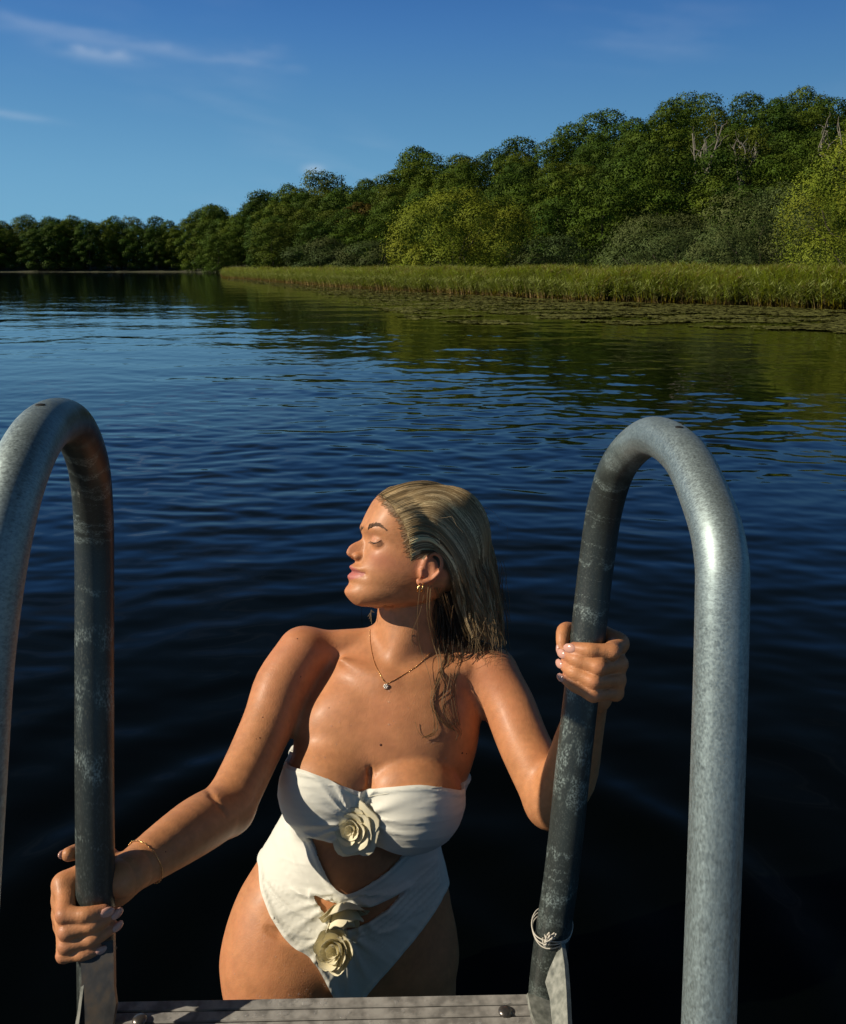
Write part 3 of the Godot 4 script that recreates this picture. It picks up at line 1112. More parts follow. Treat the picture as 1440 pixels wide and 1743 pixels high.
func build_ladder() -> void:
	var t := thing("dock_ladder", "galvanised steel swimming ladder with two hooped handrails and a ribbed step", "ladder")
	var left := [Vector3(-0.369, 0.1632, -0.6539), Vector3(-0.3717, 0.356, -0.7117), Vector3(-0.3719, 0.4613, -0.7402), Vector3(-0.3727, 0.6809, -0.8029), Vector3(-0.3719, 0.8827, -0.8614), Vector3(-0.3663, 0.9596, -0.8667), Vector3(-0.3543, 1.024, -0.8392), Vector3(-0.3377, 1.076, -0.7713), Vector3(-0.3237, 1.089, -0.6914), Vector3(-0.31, 1.074, -0.6138), Vector3(-0.3094, 1.032, -0.5679), Vector3(-0.3165, 0.9594, -0.5357), Vector3(-0.3212, 0.8787, -0.5084), Vector3(-0.3318, 0.6996, -0.4546), Vector3(-0.329, 0.5802, -0.4031)]
	var right := [Vector3(0.1322, 0.1007, -0.6926), Vector3(0.1436, 0.3049, -0.7538), Vector3(0.1521, 0.4138, -0.7865), Vector3(0.1684, 0.5227, -0.8192), Vector3(0.1819, 0.6453, -0.8559), Vector3(0.2011, 0.8059, -0.9041), Vector3(0.2086, 0.8785, -0.9207), Vector3(0.2152, 0.9499, -0.9233), Vector3(0.2242, 1.008, -0.902), Vector3(0.2401, 1.049, -0.8466), Vector3(0.2451, 1.051, -0.7479), Vector3(0.2429, 1.024, -0.6617), Vector3(0.2422, 0.9952, -0.6237), Vector3(0.2405, 0.9555, -0.6045), Vector3(0.2372, 0.8378, -0.5692), Vector3(0.2297, 0.6373, -0.509), Vector3(0.2155, 0.5128, -0.4456)]
	rail("handrail", left, 5, 0.56, 1.7, Vector3(-0.3226, 1.105, -0.6859), t)
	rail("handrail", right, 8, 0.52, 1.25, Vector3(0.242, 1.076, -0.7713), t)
	# the step: ribs on a plate
	var a := Vector3(-0.3579, 0.405, -0.7418)
	var b := Vector3(0.127, 0.385, -0.7707)
	var x := (b - a).normalized()
	var y := Vector3.UP
	var z := x.cross(y).normalized()
	y = z.cross(x)
	var metal := mat(Color(0.40, 0.39, 0.37), 0.5, 0.25)
	metal.albedo_color = Color.WHITE
	metal.albedo_texture = noise_tex(0.03, 44, [Color(0.22, 0.215, 0.20), Color(0.36, 0.35, 0.325), Color(0.45, 0.44, 0.41)])
	metal.uv1_triplanar = true
	metal.uv1_scale = Vector3.ONE * 5.0
	var span_x := a.distance_to(b)
	var mid := (a + b) / 2.0
	for k in 8:
		var bag := Bag.new()
		bag.beam(Transform3D(Basis(x, y, z), Vector3.ZERO), Vector3(span_x, 0.010, 0.0138), 0.0012)
		var o := part("tread_slat", bag.mesh(), metal, t)
		o.position = mid + z * (0.007 + 0.0152 * k) - y * 0.005
	var under := Bag.new()
	under.beam(Transform3D(Basis(x, y, z), mid + z * 0.06 - y * 0.020), Vector3(span_x, 0.018, 0.118), 0.002)
	part("tread_plate", under.mesh(), mat(Color(0.03, 0.03, 0.028), 0.7), t)
	for q in [Vector3(-0.3201, 0.405, -0.7164), Vector3(0.09619, 0.386, -0.744)]:
		var bag := Bag.new()
		bag.blob(Transform3D(Basis(x * 0.0085, y * 0.0045, z * 0.0085), q + y * 0.001), 8, 16)
		part("bolt", bag.mesh(), mat(Color(0.16, 0.15, 0.14), 0.3, 0.8), t)
	# brackets that carry the step
	var zinc := mat(Color.WHITE, 0.55, 0.25)
	zinc.albedo_texture = noise_tex(0.035, 46, [Color(0.13, 0.14, 0.125), Color(0.25, 0.265, 0.235), Color(0.40, 0.41, 0.37)])
	zinc.uv1_triplanar = true
	zinc.uv1_scale = Vector3.ONE * 9.0
	var rust := mat(Color.WHITE, 0.5, 0.3)
	rust.albedo_texture = noise_tex(0.03, 47, [Color(0.025, 0.027, 0.030), Color(0.045, 0.047, 0.050), Color(0.09, 0.07, 0.05)])
	rust.uv1_triplanar = true
	rust.uv1_scale = Vector3.ONE * 7.0
	var g1 := Bag.new()
	g1.plate([Vector3(0.1594, 0.4582, -0.7789), Vector3(0.1623, 0.4466, -0.7546), Vector3(0.1628, 0.431, -0.729), Vector3(0.1631, 0.3993, -0.683), Vector3(0.1423, 0.3855, -0.6945), Vector3(0.148, 0.4074, -0.7428), Vector3(0.1451, 0.4114, -0.7618), Vector3(0.154, 0.4227, -0.7693), Vector3(0.1557, 0.4411, -0.777)], 0.006)
	part("gusset", g1.mesh(), zinc, t)
	var g2 := Bag.new()
	g2.plate([Vector3(0.122, 0.4041, -0.7523), Vector3(0.1489, 0.4016, -0.7473), Vector3(0.1443, 0.3855, -0.6945), Vector3(0.1351, 0.3901, -0.6907), Vector3(0.1248, 0.4018, -0.7307)], 0.006)
	part("bracket", g2.mesh(), zinc, t)
	var g3 := Bag.new()
	g3.plate([Vector3(-0.3794, 0.4968, -0.7279), Vector3(-0.3436, 0.5067, -0.7277), Vector3(-0.3359, 0.4712, -0.6993), Vector3(-0.3314, 0.4584, -0.6903), Vector3(-0.332, 0.4403, -0.6692), Vector3(-0.3313, 0.421, -0.6582), Vector3(-0.3711, 0.421, -0.6582), Vector3(-0.3695, 0.4556, -0.6769), Vector3(-0.3716, 0.4773, -0.7012)], 0.008)
	part("bracket", g3.mesh(), rust, t)
	var g4 := Bag.new()
	g4.plate([Vector3(-0.3773, 0.4983, -0.7231), Vector3(-0.3721, 0.4896, -0.7205), Vector3(-0.3685, 0.4737, -0.697), Vector3(-0.3668, 0.4514, -0.6735), Vector3(-0.3664, 0.4257, -0.6543), Vector3(-0.3708, 0.4229, -0.6566), Vector3(-0.3701, 0.4526, -0.676), Vector3(-0.3718, 0.4769, -0.7)], 0.004)
	part("gusset", g4.mesh(), zinc, t)
	for k in 2:      # weld beads
		var pts := []
		for q in 9:
			var ang := PI * q / 8.0
			pts.append((Vector3(0.1492, 0.3771, -0.7755) if k == 0 else Vector3(-0.3691, 0.4848, -0.74)) + Vector3(-cos(ang) * 0.021, (-0.008 if k == 0 else 0.0) * sin(ang), sin(ang) * 0.021))
		var bag := Bag.new()
		bag.tube(smooth_line(pts, 4), PackedFloat32Array([0.0035, 0.0045, 0.003, 0.0042, 0.0035, 0.005, 0.003]), 8)
		part("weld", bag.mesh(), zinc if k == 0 else rust, t)
	# drops of water that stand on the step
	var drops := Bag.new()
	var r := RandomNumberGenerator.new()
	r.seed = 17
	for k in 260:
		var s := r.randf_range(0.0006, 0.0017)
		if r.randf() < 0.14: s *= 2.2
		var q := mid + x * r.randf_range(-0.49, 0.49) * span_x + z * (0.0152 * (r.randi() % 4) + r.randf_range(0.002, 0.012)) + y * 0.0001
		drops.blob(Transform3D(Basis(x * s * r.randf_range(0.8, 2.2), y * s * 0.38, z * s), q), 4, 8)
	var wet := mat(Color(1, 1, 1), 0.06)
	wet.transparency = BaseMaterial3D.TRANSPARENCY_ALPHA
	wet.albedo_color.a = 0.06
	var dr := part("water_drops", drops.mesh(), wet, t)
	dr.set_meta("kind", "stuff")
	# twine knotted round the right leg
	var tw := Bag.new()
	var axis := (Vector3(0.1684, 0.5227, -0.8192) - Vector3(0.1521, 0.4138, -0.7865)).normalized()
	for s in 3:
		var pts := []
		for k in 21:
			var ang := TAU * k / 20.0
			var o := Vector3(0.1553, 0.4526, -0.7982) + axis * (0.004 - 0.011 * cos(ang) + 0.0032 * (s - 1) + 0.0016 * sin(ang * 3.0 + s)) + Vector3(sin(ang) * (0.0232 + 0.0007 * s), 0, 0) + Vector3(0, sin(TILT), cos(TILT)) * cos(ang) * 0.0226
			pts.append(o)
		tw.tube(smooth_line(pts, 3), PackedFloat32Array([0.0008]), 6)
	var kn := Vector3(0.1486, 0.4644, -0.7735)
	for s in 7:
		var pts := []
		for k in 6:
			pts.append(kn + Vector3(r.randfn() * 0.0042, r.randfn() * 0.004, r.randfn() * 0.002))
		tw.tube(smooth_line(pts, 4), PackedFloat32Array([0.0010]), 6)
	tw.tube(smooth_line([kn, kn + Vector3(-0.004, -0.006, 0.003), kn + Vector3(-0.007, -0.007, 0.002)], 5), PackedFloat32Array([0.001]), 6)
	var to := part("twine", tw.mesh(), mat(Color(0.55, 0.52, 0.45), 0.9), self)
	tag(to, "pale twine knotted round the foot of the right ladder leg", "twine")


# ------------------------------------------------------------------ the swimmer
# All of her is modelled in a frame that leans back with her: x to the right, y up along her back, z towards the dock; origin at the waist.
var woman: Node3D
var to_node: Transform3D       # leaning frame -> the person node
var head_at := Vector3(0.06945, 0.4115, 0.01)
var head_fwd: Vector3
var head_up: Vector3
var head_near: Vector3
var body: Field
var head: Field
var skin_tone := Color(0.50, 0.222, 0.098)
var hair_edge := [[-0.07, -0.03], [-0.02, -0.022], [0.0, -0.015], [0.006, 0.016], [0.0105, 0.037], [0.018, 0.0455], [0.041, 0.053], [0.063, 0.065], [0.08, 0.074], [0.087, 0.088], [0.094, 0.12], [0.2, 0.2]]

func place(bag: Bag) -> ArrayMesh:
	for k in bag.v.size():
		bag.v[k] = to_node * bag.v[k]
		bag.n[k] = to_node.basis * bag.n[k]
	return bag.mesh()

func head_point(x: float, y: float, n: float) -> Vector3:
	return head_at + head_fwd * x + head_up * y + head_near * n

func head_local(p: Vector3) -> Vector3:
	var q := p - head_at
	return Vector3(q.dot(head_fwd), q.dot(head_up), q.dot(head_near))

# outline of the skull and face without nose and lips: y, front, back, half width
var head_rows := [[-0.0905, 0.055, 0.010, 0.012], [-0.0865, 0.078, -0.005, 0.028], [-0.0805, 0.0930, -0.03, 0.0400], [-0.0684, 0.1045, -0.045, 0.0485], [-0.0507, 0.1005, -0.045, 0.0555], [-0.0435, 0.1005, -0.052, 0.0580], [-0.0286, 0.1010, -0.065, 0.0620], [-0.0205, 0.0995, -0.073, 0.0645], [-0.0065, 0.0975, -0.085, 0.0680], [0.008, 0.0975, -0.092, 0.0700], [0.0195, 0.0995, -0.096, 0.0700], [0.0297, 0.1045, -0.099, 0.0705], [0.041, 0.1060, -0.101, 0.0720], [0.0653, 0.1015, -0.100, 0.0735], [0.0863, 0.0940, -0.092, 0.0700], [0.103, 0.0780, -0.077, 0.0580], [0.117, 0.0500, -0.052, 0.0390], [0.126, 0.0180, -0.022, 0.0160]]

func head_shape() -> void:
	var f := head
	var row_y := PackedFloat32Array()
	var fr := PackedFloat32Array()
	var bk := PackedFloat32Array()
	var hw := PackedFloat32Array()
	for k in 256:
		var y := -0.10 + 0.24 * k / 255.0
		row_y.append(y)
		fr.append(lerp_table(head_rows, y, 1))
		bk.append(lerp_table(head_rows, y, 2))
		hw.append(lerp_table(head_rows, y, 3))
	var c0 := Vector3(0.0, 0.02, 0.0)
	for z in f.nz:
		for y in f.ny:
			var at := (z * f.ny + y) * f.nx
			for x in f.nx:
				var q := head_local(f.lo + Vector3(x, y, z) * f.h)
				if (q - c0).length_squared() > 0.0225: continue
				var yy := q.y - 0.30 * maxf(0.085 - q.x, 0.0) * sm(-0.015, -0.05, q.y)
				var over := 0.0
				if yy < -0.0905: over = -0.0905 - yy
				elif yy > 0.126: over = yy - 0.126
				var t := clampf((yy + 0.10) / 0.24 * 255.0, 0.0, 254.0)
				var i := int(t)
				t -= i
				var a := lerpf(fr[i], fr[i + 1], t)
				var b := lerpf(bk[i], bk[i + 1], t)
				var w := lerpf(hw[i], hw[i + 1], t)
				var n := q.z
				var nn := absf(n)
				if q.x > 0.03:
					# nose, lips, brow and eye sockets are relief on the face
					var lip := exp(-pow(n / 0.0205, 2.0))
					a += (0.0082 * exp(-pow((yy + 0.0288) / 0.0058, 2.0)) + 0.0078 * exp(-pow((yy + 0.0442) / 0.0068, 2.0))) * lip
					a -= 0.0030 * exp(-pow((yy + 0.0355 - 14.0 * n * n * 0.25) / 0.0017, 2.0)) * (1.0 - sm(0.024, 0.030, nn))
					a -= 0.0035 * exp(-pow((nn - 0.0295) / 0.005, 2.0) - pow((yy + 0.034) / 0.006, 2.0))
					var ns := sm(0.026, 0.005, yy) * sm(-0.0225, -0.0135, yy)
					var nh := 0.0224 * sm(0.030, -0.0055, yy) * sm(-0.0235, -0.0095, yy)
					var nw := lerpf(0.0062, 0.0086, sm(0.015, -0.004, yy))
					a += nh * exp(-pow(nn / nw, 2.4)) * maxf(ns, 0.35)
					a -= 0.0085 * exp(-pow((nn - 0.031) / 0.0135, 2.0) - pow((yy - 0.017) / 0.0105, 2.0))
					a += 0.0030 * exp(-pow((nn - 0.030) / 0.018, 2.0) - pow((yy - 0.0335) / 0.0065, 2.0))
					a += 0.0030 * exp(-pow((nn - 0.045) / 0.014, 2.0) - pow((yy + 0.003) / 0.011, 2.0))
					a += 0.0022 * exp(-pow(nn / 0.014, 2.0) - pow((yy + 0.068) / 0.010, 2.0))
				var ax := a if q.x > 0.0 else -b
				var ex := absf(q.x) / maxf(ax, 0.004)
				var ez := nn / maxf(w, 0.004)
				var e := pow(pow(ex, 2.25) + pow(ez, 2.25), 1.0 / 2.25)
				var l := sqrt(q.x * q.x + n * n)
				var d := -0.02
				if e > 1e-4: d = l * (1.0 - 1.0 / e) * 0.88
				d = maxf(d, -0.03)
				if over > 0.0: d = sqrt(maxf(d, 0.0) * maxf(d, 0.0) + over * over)
				f.v[at + x] = minf(f.v[at + x], d)
	# closed eyelids, nostril wings, nostrils
	for s in [-1.0, 1.0]:
		f.egg(head_point(0.0795, 0.0165, 0.0305 * s), Vector3(0.0135, 0.0125, 0.0135), 0.005)
		f.egg(head_point(0.1035, -0.0112, 0.0105 * s), Vector3(0.0078, 0.0056, 0.0048), 0.005)
		f.egg(head_point(0.1105, -0.0172, 0.0062 * s), Vector3(0.0050, 0.0036, 0.0030), 0.002, Basis(), true)
	# the ear
	for s in [-1.0, 1.0]:
		f.egg(head_point(0.006, -0.005, 0.0695 * s), Vector3(0.0150, 0.0215, 0.0080), 0.006)
		var rim := [[0.0165, 0.001, 0.0705, 0.0030], [0.0150, 0.012, 0.0745, 0.0030], [0.0080, 0.0205, 0.0775, 0.0030], [-0.0015, 0.0185, 0.0810, 0.0030], [-0.0070, 0.007, 0.0825, 0.0029], [-0.0045, -0.008, 0.0810, 0.0029], [0.0045, -0.0195, 0.0775, 0.0034], [0.0145, -0.0265, 0.0745, 0.0050], [0.0185, -0.0245, 0.0722, 0.0046]]
		var pts := []
		for q in rim: pts.append([head_point(q[0], q[1], q[2] * s), q[3]])
		f.chain(pts, 0.004)
		f.egg(head_point(0.0085, -0.006, 0.0795 * s), Vector3(0.0072, 0.0115, 0.0055), 0.003, Basis(), true)
		f.cone(head_point(0.0185, -0.008, 0.0720 * s), head_point(0.0170, -0.015, 0.0730 * s), 0.0032, 0.0032, 0.004)

func neck_into(f: Field) -> void:
	f.cone(Vector3(0.04657, 0.222, -0.015), Vector3(0.05789, 0.3733, -0.02), 0.055, 0.053, 0.012)
	f.cone(Vector3(0.01557, 0.2318, 0.032), Vector3(0.0769, 0.3713, 0.008), 0.008, 0.012, 0.022)
	f.cone(Vector3(0.03843, 0.2852, -0.035), Vector3(-0.1154, 0.2714, -0.02), 0.024, 0.030, 0.022)
	f.cone(Vector3(0.09237, 0.2833, -0.035), Vector3(0.1837, 0.24, -0.01), 0.036, 0.034, 0.035)

func torso_into(f: Field) -> void:
	# y, middle x, half width, middle z, half depth
	var rows := [[-0.300, -0.06, 0.08, 0.0, 0.05], [-0.262, -0.0525, 0.157, -0.005, 0.085], [-0.206, -0.0525, 0.178, -0.008, 0.105], [-0.150, -0.0500, 0.170, -0.008, 0.104], [-0.0938, -0.0483, 0.158, -0.006, 0.092], [-0.0375, -0.038, 0.1375, -0.004, 0.080], [-0.008, -0.024, 0.1335, -0.002, 0.078], [0.0188, -0.0105, 0.1335, -0.002, 0.080], [0.0657, 0.0024, 0.1405, 0.0, 0.084], [0.1313, 0.016, 0.146, 0.0, 0.088], [0.1876, 0.0239, 0.140, -0.002, 0.080], [0.2345, 0.029, 0.120, -0.008, 0.068], [0.272, 0.033, 0.085, -0.016, 0.045], [0.300, 0.034, 0.03, -0.02, 0.02]]
	for y in f.ny:
		var yy := f.lo.y + y * f.h
		if yy < -0.34 or yy > 0.33: continue
		var over := maxf(maxf(-0.30 - yy, yy - 0.30), 0.0)
		var cx := lerp_table(rows, yy, 1)
		var w := lerp_table(rows, yy, 2)
		var cz := lerp_table(rows, yy, 3)
		var dp := lerp_table(rows, yy, 4)
		# the hips are turned to her left, the chest a little to her right
		var turn := deg_to_rad(lerpf(24.0, -6.0, sm(-0.16, 0.12, yy)))
		var tc := cos(turn)
		var ts := sin(turn)
		var wa := sqrt(maxf(w * w - dp * dp * ts * ts, 0.0004)) / tc
		for z in f.nz:
			var zz := f.lo.z + z * f.h - cz
			if absf(zz) > dp + 0.11: continue
			var at := (z * f.ny + y) * f.nx
			for x in f.nx:
				var xx := f.lo.x + x * f.h - cx
				if absf(xx) > w + 0.06: continue
				var e := pow(pow(absf(xx * tc - zz * ts) / wa, 2.1) + pow(absf(xx * ts + zz * tc) / dp, 2.1), 1.0 / 2.1)
				var d := -0.03
				if e > 0.2: d = maxf(sqrt(xx * xx + zz * zz) * (1.0 - 1.0 / e) * 0.9, -0.05)
				if over > 0.0: d = maxf(d, over)
				var c := f.v[at + x]
				var g := maxf(0.02 - absf(c - d), 0.0)
				f.v[at + x] = minf(c, d) - g * g * 12.5

func build_body() -> void:
	body = Field.new(Vector3(-0.31, -0.49, -0.17), Vector3(0.325, 0.345, 0.40), 0.0048)
	torso_into(body)
	var f := body
	# thighs
	f.cone(Vector3(-0.1326, -0.204, 0.038), Vector3(-0.1258, -0.5506, 0.1), 0.0930, 0.072, 0.03)
	f.cone(Vector3(0.0401, -0.2598, -0.045), Vector3(0.04898, -0.6291, 0.01), 0.090, 0.070, 0.04)
	f.egg(Vector3(-0.04221, -0.08916, 0.05), Vector3(0.070, 0.11, 0.050), 0.05)
	f.egg(Vector3(-0.1402, -0.1744, 0.025), Vector3(0.085, 0.10, 0.08), 0.03)
	# chest
	f.egg(Vector3(-0.05244, 0.1401, 0.038), Vector3(0.062, 0.068, 0.036), 0.04)
	f.egg(Vector3(0.05227, 0.1365, 0.038), Vector3(0.064, 0.068, 0.036), 0.04)
	f.egg(Vector3(-0.06765, 0.07345, 0.064), Vector3(0.0735, 0.072, 0.060), 0.022)
	f.egg(Vector3(0.0572, 0.06008, 0.064), Vector3(0.0785, 0.077, 0.062), 0.006)
	f.chain_cut([[Vector3(-0.00344, 0.1439, 0.064), 0.0008], [Vector3(-0.003561, 0.1297, 0.076), 0.0018], [Vector3(-0.004474, 0.1108, 0.089), 0.0025], [Vector3(-0.006214, 0.07001, 0.102), 0.003]], 0.006)
	neck_into(f)
	f.cone(Vector3(0.0119, 0.2355, 0.05), Vector3(-0.05181, 0.2636, 0.026), 0.006, 0.003, 0.030)
	f.cone(Vector3(0.0371, 0.2315, 0.048), Vector3(0.1393, 0.2493, 0.028), 0.006, 0.005, 0.026)

func arms_into(f: Field) -> void:
	var la := [[Vector3(-0.1189, 0.2711, -0.005), 0.040], [Vector3(-0.1466, 0.2247, 0.02), 0.0425], [Vector3(-0.1613, 0.1769, 0.05), 0.0395], [Vector3(-0.1804, 0.1247, 0.1), 0.0372], [Vector3(-0.198, 0.08075, 0.16), 0.0365]]
	f.chain(la, 0.022)
	f.chain([[Vector3(-0.1997, 0.08075, 0.16), 0.0365], [Vector3(-0.2211, 0.08155, 0.22), 0.0375], [Vector3(-0.2429, 0.0788, 0.28), 0.0325], [Vector3(-0.2699, 0.07146, 0.34), 0.0245], [Vector3(-0.2761, 0.07059, 0.355), 0.0235]], 0.012)
	var ra := [[Vector3(0.1857, 0.2345, 0), 0.041], [Vector3(0.2093, 0.1935, 0.025), 0.0405], [Vector3(0.2292, 0.1424, 0.065), 0.0395], [Vector3(0.2631, 0.07463, 0.115), 0.0395]]
	f.chain(ra, 0.022)
	f.chain([[Vector3(0.2631, 0.07463, 0.115), 0.0385], [Vector3(0.2808, 0.1219, 0.15), 0.0385], [Vector3(0.2871, 0.19, 0.195), 0.0315], [Vector3(0.2902, 0.2394, 0.235), 0.0245], [Vector3(0.2902, 0.2574, 0.25), 0.0235]], 0.012)
	# bends of the arms and the groin are creases
	var bend := []
	for q in [Vector3(-0.1898, 0.1555, 0.3), Vector3(-0.1833, 0.1461, 0.3), Vector3(-0.1746, 0.1346, 0.3), Vector3(-0.1659, 0.1231, 0.3)]: bend.append([at_skin(f, q), 0.0010])
	f.chain_cut(bend, 0.008)
	var groin := []
	for q in smooth_line([Vector3(-0.1169, -0.01548, 0.3), Vector3(-0.1082, -0.01908, 0.3), Vector3(-0.09812, -0.02269, 0.3), Vector3(-0.07937, -0.02702, 0.3)], 5): groin.append([at_skin(f, q) + Vector3(0, 0, 0.0035), 0.0030 + 0.0024 * sm(0.0, 9.0, groin.size())])
	f.chain_cut(groin, 0.006)

# the skin point in front of which lies the given point (both on one line from the dock's edge)
func at_skin(f: Field, k: Vector3) -> Vector3:
	var o := Vector3(0.07504, 0.4957, 1.3)
	var dir := (k - o).normalized()
	var t := (k - o).length() * 0.82
	for i in 300:
		var p := o + dir * t
		var d := 0.05
		if p.x > f.lo.x and p.y > f.lo.y and p.z > f.lo.z and p.x < f.lo.x + f.h * (f.nx - 1) and p.y < f.lo.y + f.h * (f.ny - 1) and p.z < f.lo.z + f.h * (f.nz - 1):
			d = f.sample(p)
		if d < 0.0003: break
		t += clampf(d * 0.55, 0.0004, 0.02)
	return o + dir * t

var mottle := FastNoiseLite.new()

func skin_color(p: Vector3, n: Vector3) -> Color:
	var v := 0.16 * mottle.get_noise_3dv(p * 28.0) + 0.16 * mottle.get_noise_3dv(p * 110.0)
	var c := skin_tone * (1.0 + v)
	# a little sunburn on the shoulders and the upper chest
	var burn := exp(-((p - Vector3(-0.1297, 0.2737, 0.01)) / 0.09).length_squared()) + exp(-((p - Vector3(0.196, 0.2458, 0.01)) / 0.09).length_squared()) + 0.7 * exp(-((p - Vector3(-0.1955, -0.2335, 0.05)) / 0.12).length_squared())
	burn += 0.7 * exp(-((p - Vector3(0.01342, 0.1977, 0.08)) / 0.06).length_squared()) + 0.35 * mottle.get_noise_3dv(p * 16.0)
	c = c.lerp(Color(0.53, 0.185, 0.095), 0.40 * clampf(burn, 0.0, 1.0))
	return c

func face_color(p: Vector3) -> Color:
	var q := head_local(p)
	var nn := absf(q.z)
	var c := skin_color(p, Vector3.ZERO)
	if q.x > 0.02 and q.y < 0.09:
		var cheek := exp(-pow((nn - 0.047) / 0.018, 2.0) - pow((q.y + 0.008) / 0.016, 2.0)) + 0.8 * exp(-pow(nn / 0.012, 2.0) - pow((q.y + 0.004) / 0.012, 2.0)) * sm(0.09, 0.11, q.x) + 0.4 * exp(-pow(nn / 0.02, 2.0) - pow((q.y + 0.072) / 0.012, 2.0))
		c = c.lerp(Color(0.50, 0.175, 0.105), 0.55 * minf(cheek, 1.0))
		# eyelids are paler
		var lid := exp(-pow((nn - 0.031) / 0.011, 2.0) - pow((q.y - 0.021) / 0.0065, 2.0)) * sm(0.06, 0.075, q.x)
		c = c.lerp(Color(0.52, 0.26, 0.185), 0.6 * lid)
		# lips
		var mid := -0.0355 + 3.0 * nn * nn
		var up := lerpf(0.0098, 0.0, clampf(nn / 0.029, 0.0, 1.0)) - 0.0015 * exp(-pow(nn / 0.003, 2.0))
		var dn := 0.0135 * sqrt(maxf(0.0, 1.0 - pow(nn / 0.0285, 2.0)))
		if q.x > 0.07 and nn < 0.0295 and q.y < mid + up + 0.001 and q.y > mid - dn - 0.001:
			var e := minf(mid + up + 0.001 - q.y, q.y - mid + dn + 0.001)
			c = c.lerp(Color(0.47, 0.145, 0.125), 0.92 * sm(0.0, 0.002, e))
			if absf(q.y - mid) < 0.0016: c = c.lerp(Color(0.17, 0.045, 0.035), 0.75 * (1.0 - absf(q.y - mid) / 0.0016))
	# ears a little redder, nostrils dark
	if q.x < 0.03 and nn > 0.066 and q.y < 0.03 and q.y > -0.04: c = c.lerp(Color(0.50, 0.17, 0.11), 0.4)
	# scalp under the hair
	var e := lerp_table(hair_edge, q.y, 1) - q.x
	if q.y > -0.05 and nn < 0.0745: c = c.lerp(Color(0.10, 0.068, 0.036), sm(0.0, 0.012, e))
	return c

func hand_into(bag: Bag, q: Vector3, ax: Vector3, fr: Vector3, sd: Vector3, rows: Array, wrist: Array, thumb: Array, nails: Array) -> void:
	var f := Field.new(q - Vector3(0.095, 0.095, 0.105), q + Vector3(0.095, 0.095, 0.075), 0.0026)
	var rr := 0.0212
	f.chain(wrist, 0.010)
	var w0: Vector3 = wrist[wrist.size() - 1][0]
	for r in rows:
		var h: float = r[0]
		var mcp := grip(q, ax, fr, sd, r[4], 0.0395, h + r[5])
		var palm := grip(q, ax, fr, sd, -88.0, rr + 0.0135, h * 0.75 + 0.004 + r[5] * 0.7)
		f.cone(mcp, palm, 0.0108, 0.0120, 0.010)
		f.cone(palm, w0, 0.0120, 0.0165, 0.014)
	for r in rows:
		var h: float = r[0]
		var dh: float = r[1]
		var end: float = r[2]
		var rad: float = r[3]
		var pip: float = r[6]
		var m0 := grip(q, ax, fr, sd, r[4], 0.0398, h + r[5])
		var p0 := grip(q, ax, fr, sd, pip, 0.0372, h)
		var d0 := grip(q, ax, fr, sd, lerpf(pip, end, 0.58), rr + 0.0092, h + dh * 0.6)
		var pts := [[m0, rad * 1.20], [m0.lerp(p0, 0.45), rad * 0.98], [m0.lerp(p0, 0.88), rad * 1.02], [p0, rad * 1.07], [p0.lerp(d0, 0.22), rad * 1.00], [p0.lerp(d0, 0.6), rad * 0.93], [d0, rad * 0.96], [grip(q, ax, fr, sd, end, rr + 0.0075, h + dh), rad * 0.79]]
		f.chain(pts, 0.0028)
		var tip := grip(q, ax, fr, sd, end + 2.0, rr + 0.0075, h + dh * 1.04)
		var out := (tip - q - ax * ax.dot(tip - q)).normalized()
		var along := (tip - grip(q, ax, fr, sd, end - 20.0, rr + 0.0090, h + dh * 0.75)).normalized()
		out = (out - along * out.dot(along)).normalized()
		nails.append([tip + out * rad * 0.62 + along * 0.001, along, out, rad])
	var ih: float = rows[0][0]
	ih += rows[0][5]
	f.cone(grip(q, ax, fr, sd, rows[0][4], 0.0375, ih), grip(q, ax, fr, sd, -80.0, rr + 0.0110, ih + 0.014), 0.0105, 0.0110, 0.012)
	f.cone(grip(q, ax, fr, sd, -20.0, rr + 0.0085, ih - 0.006), grip(q, ax, fr, sd, -70.0, rr + 0.0085, ih + 0.004), 0.0080, 0.0100, 0.010)
	f.cone(grip(q, ax, fr, sd, rows[0][4], 0.0310, ih - 0.002), grip(q, ax, fr, sd, float(rows[0][6]) - 6.0, 0.0305, rows[0][0] + 0.001), 0.0085, 0.0075, 0.006)
	var tp := []
	for t in thumb: tp.append([grip(q, ax, fr, sd, t[0], rr + t[1], t[2]), t[3]])
	f.chain(tp, 0.005)
	var te: Vector3 = tp[tp.size() - 1][0]
	var ta := (te - (tp[tp.size() - 2][0] as Vector3)).normalized()
	var to := (te - q - ax * ax.dot(te - q)).normalized()
	to = (to - ta * to.dot(ta)).normalized()
	var tr: float = tp[tp.size() - 1][1]
	nails.append([te + to * tr * 0.72 + ta * 0.002, ta, to, tr * 1.05])
	var first := bag.v.size()
	f.net(bag, Plane(Vector3.UP, -99.0))
	for k in range(first, bag.v.size()):
		var p := bag.v[k]
		var c := skin_color(p, Vector3.ZERO)
		var red := 0.0
		for r in rows:
			red = maxf(red, exp(-((p - grip(q, ax, fr, sd, r[6], rr + 0.022, r[0])) / 0.009).length_squared()) * 0.6)
			red = maxf(red, exp(-((p - grip(q, ax, fr, sd, r[2], rr + 0.010, r[0] + r[1])) / 0.012).length_squared()))
		bag.c.append(c.lerp(Color(0.50, 0.19, 0.125), 0.45 * red))

func grip(q: Vector3, ax: Vector3, fr: Vector3, sd: Vector3, deg: float, r: float, h: float) -> Vector3:
	var a := deg_to_rad(deg)
	return q + ax * h + (sd * cos(a) + fr * sin(a)) * r

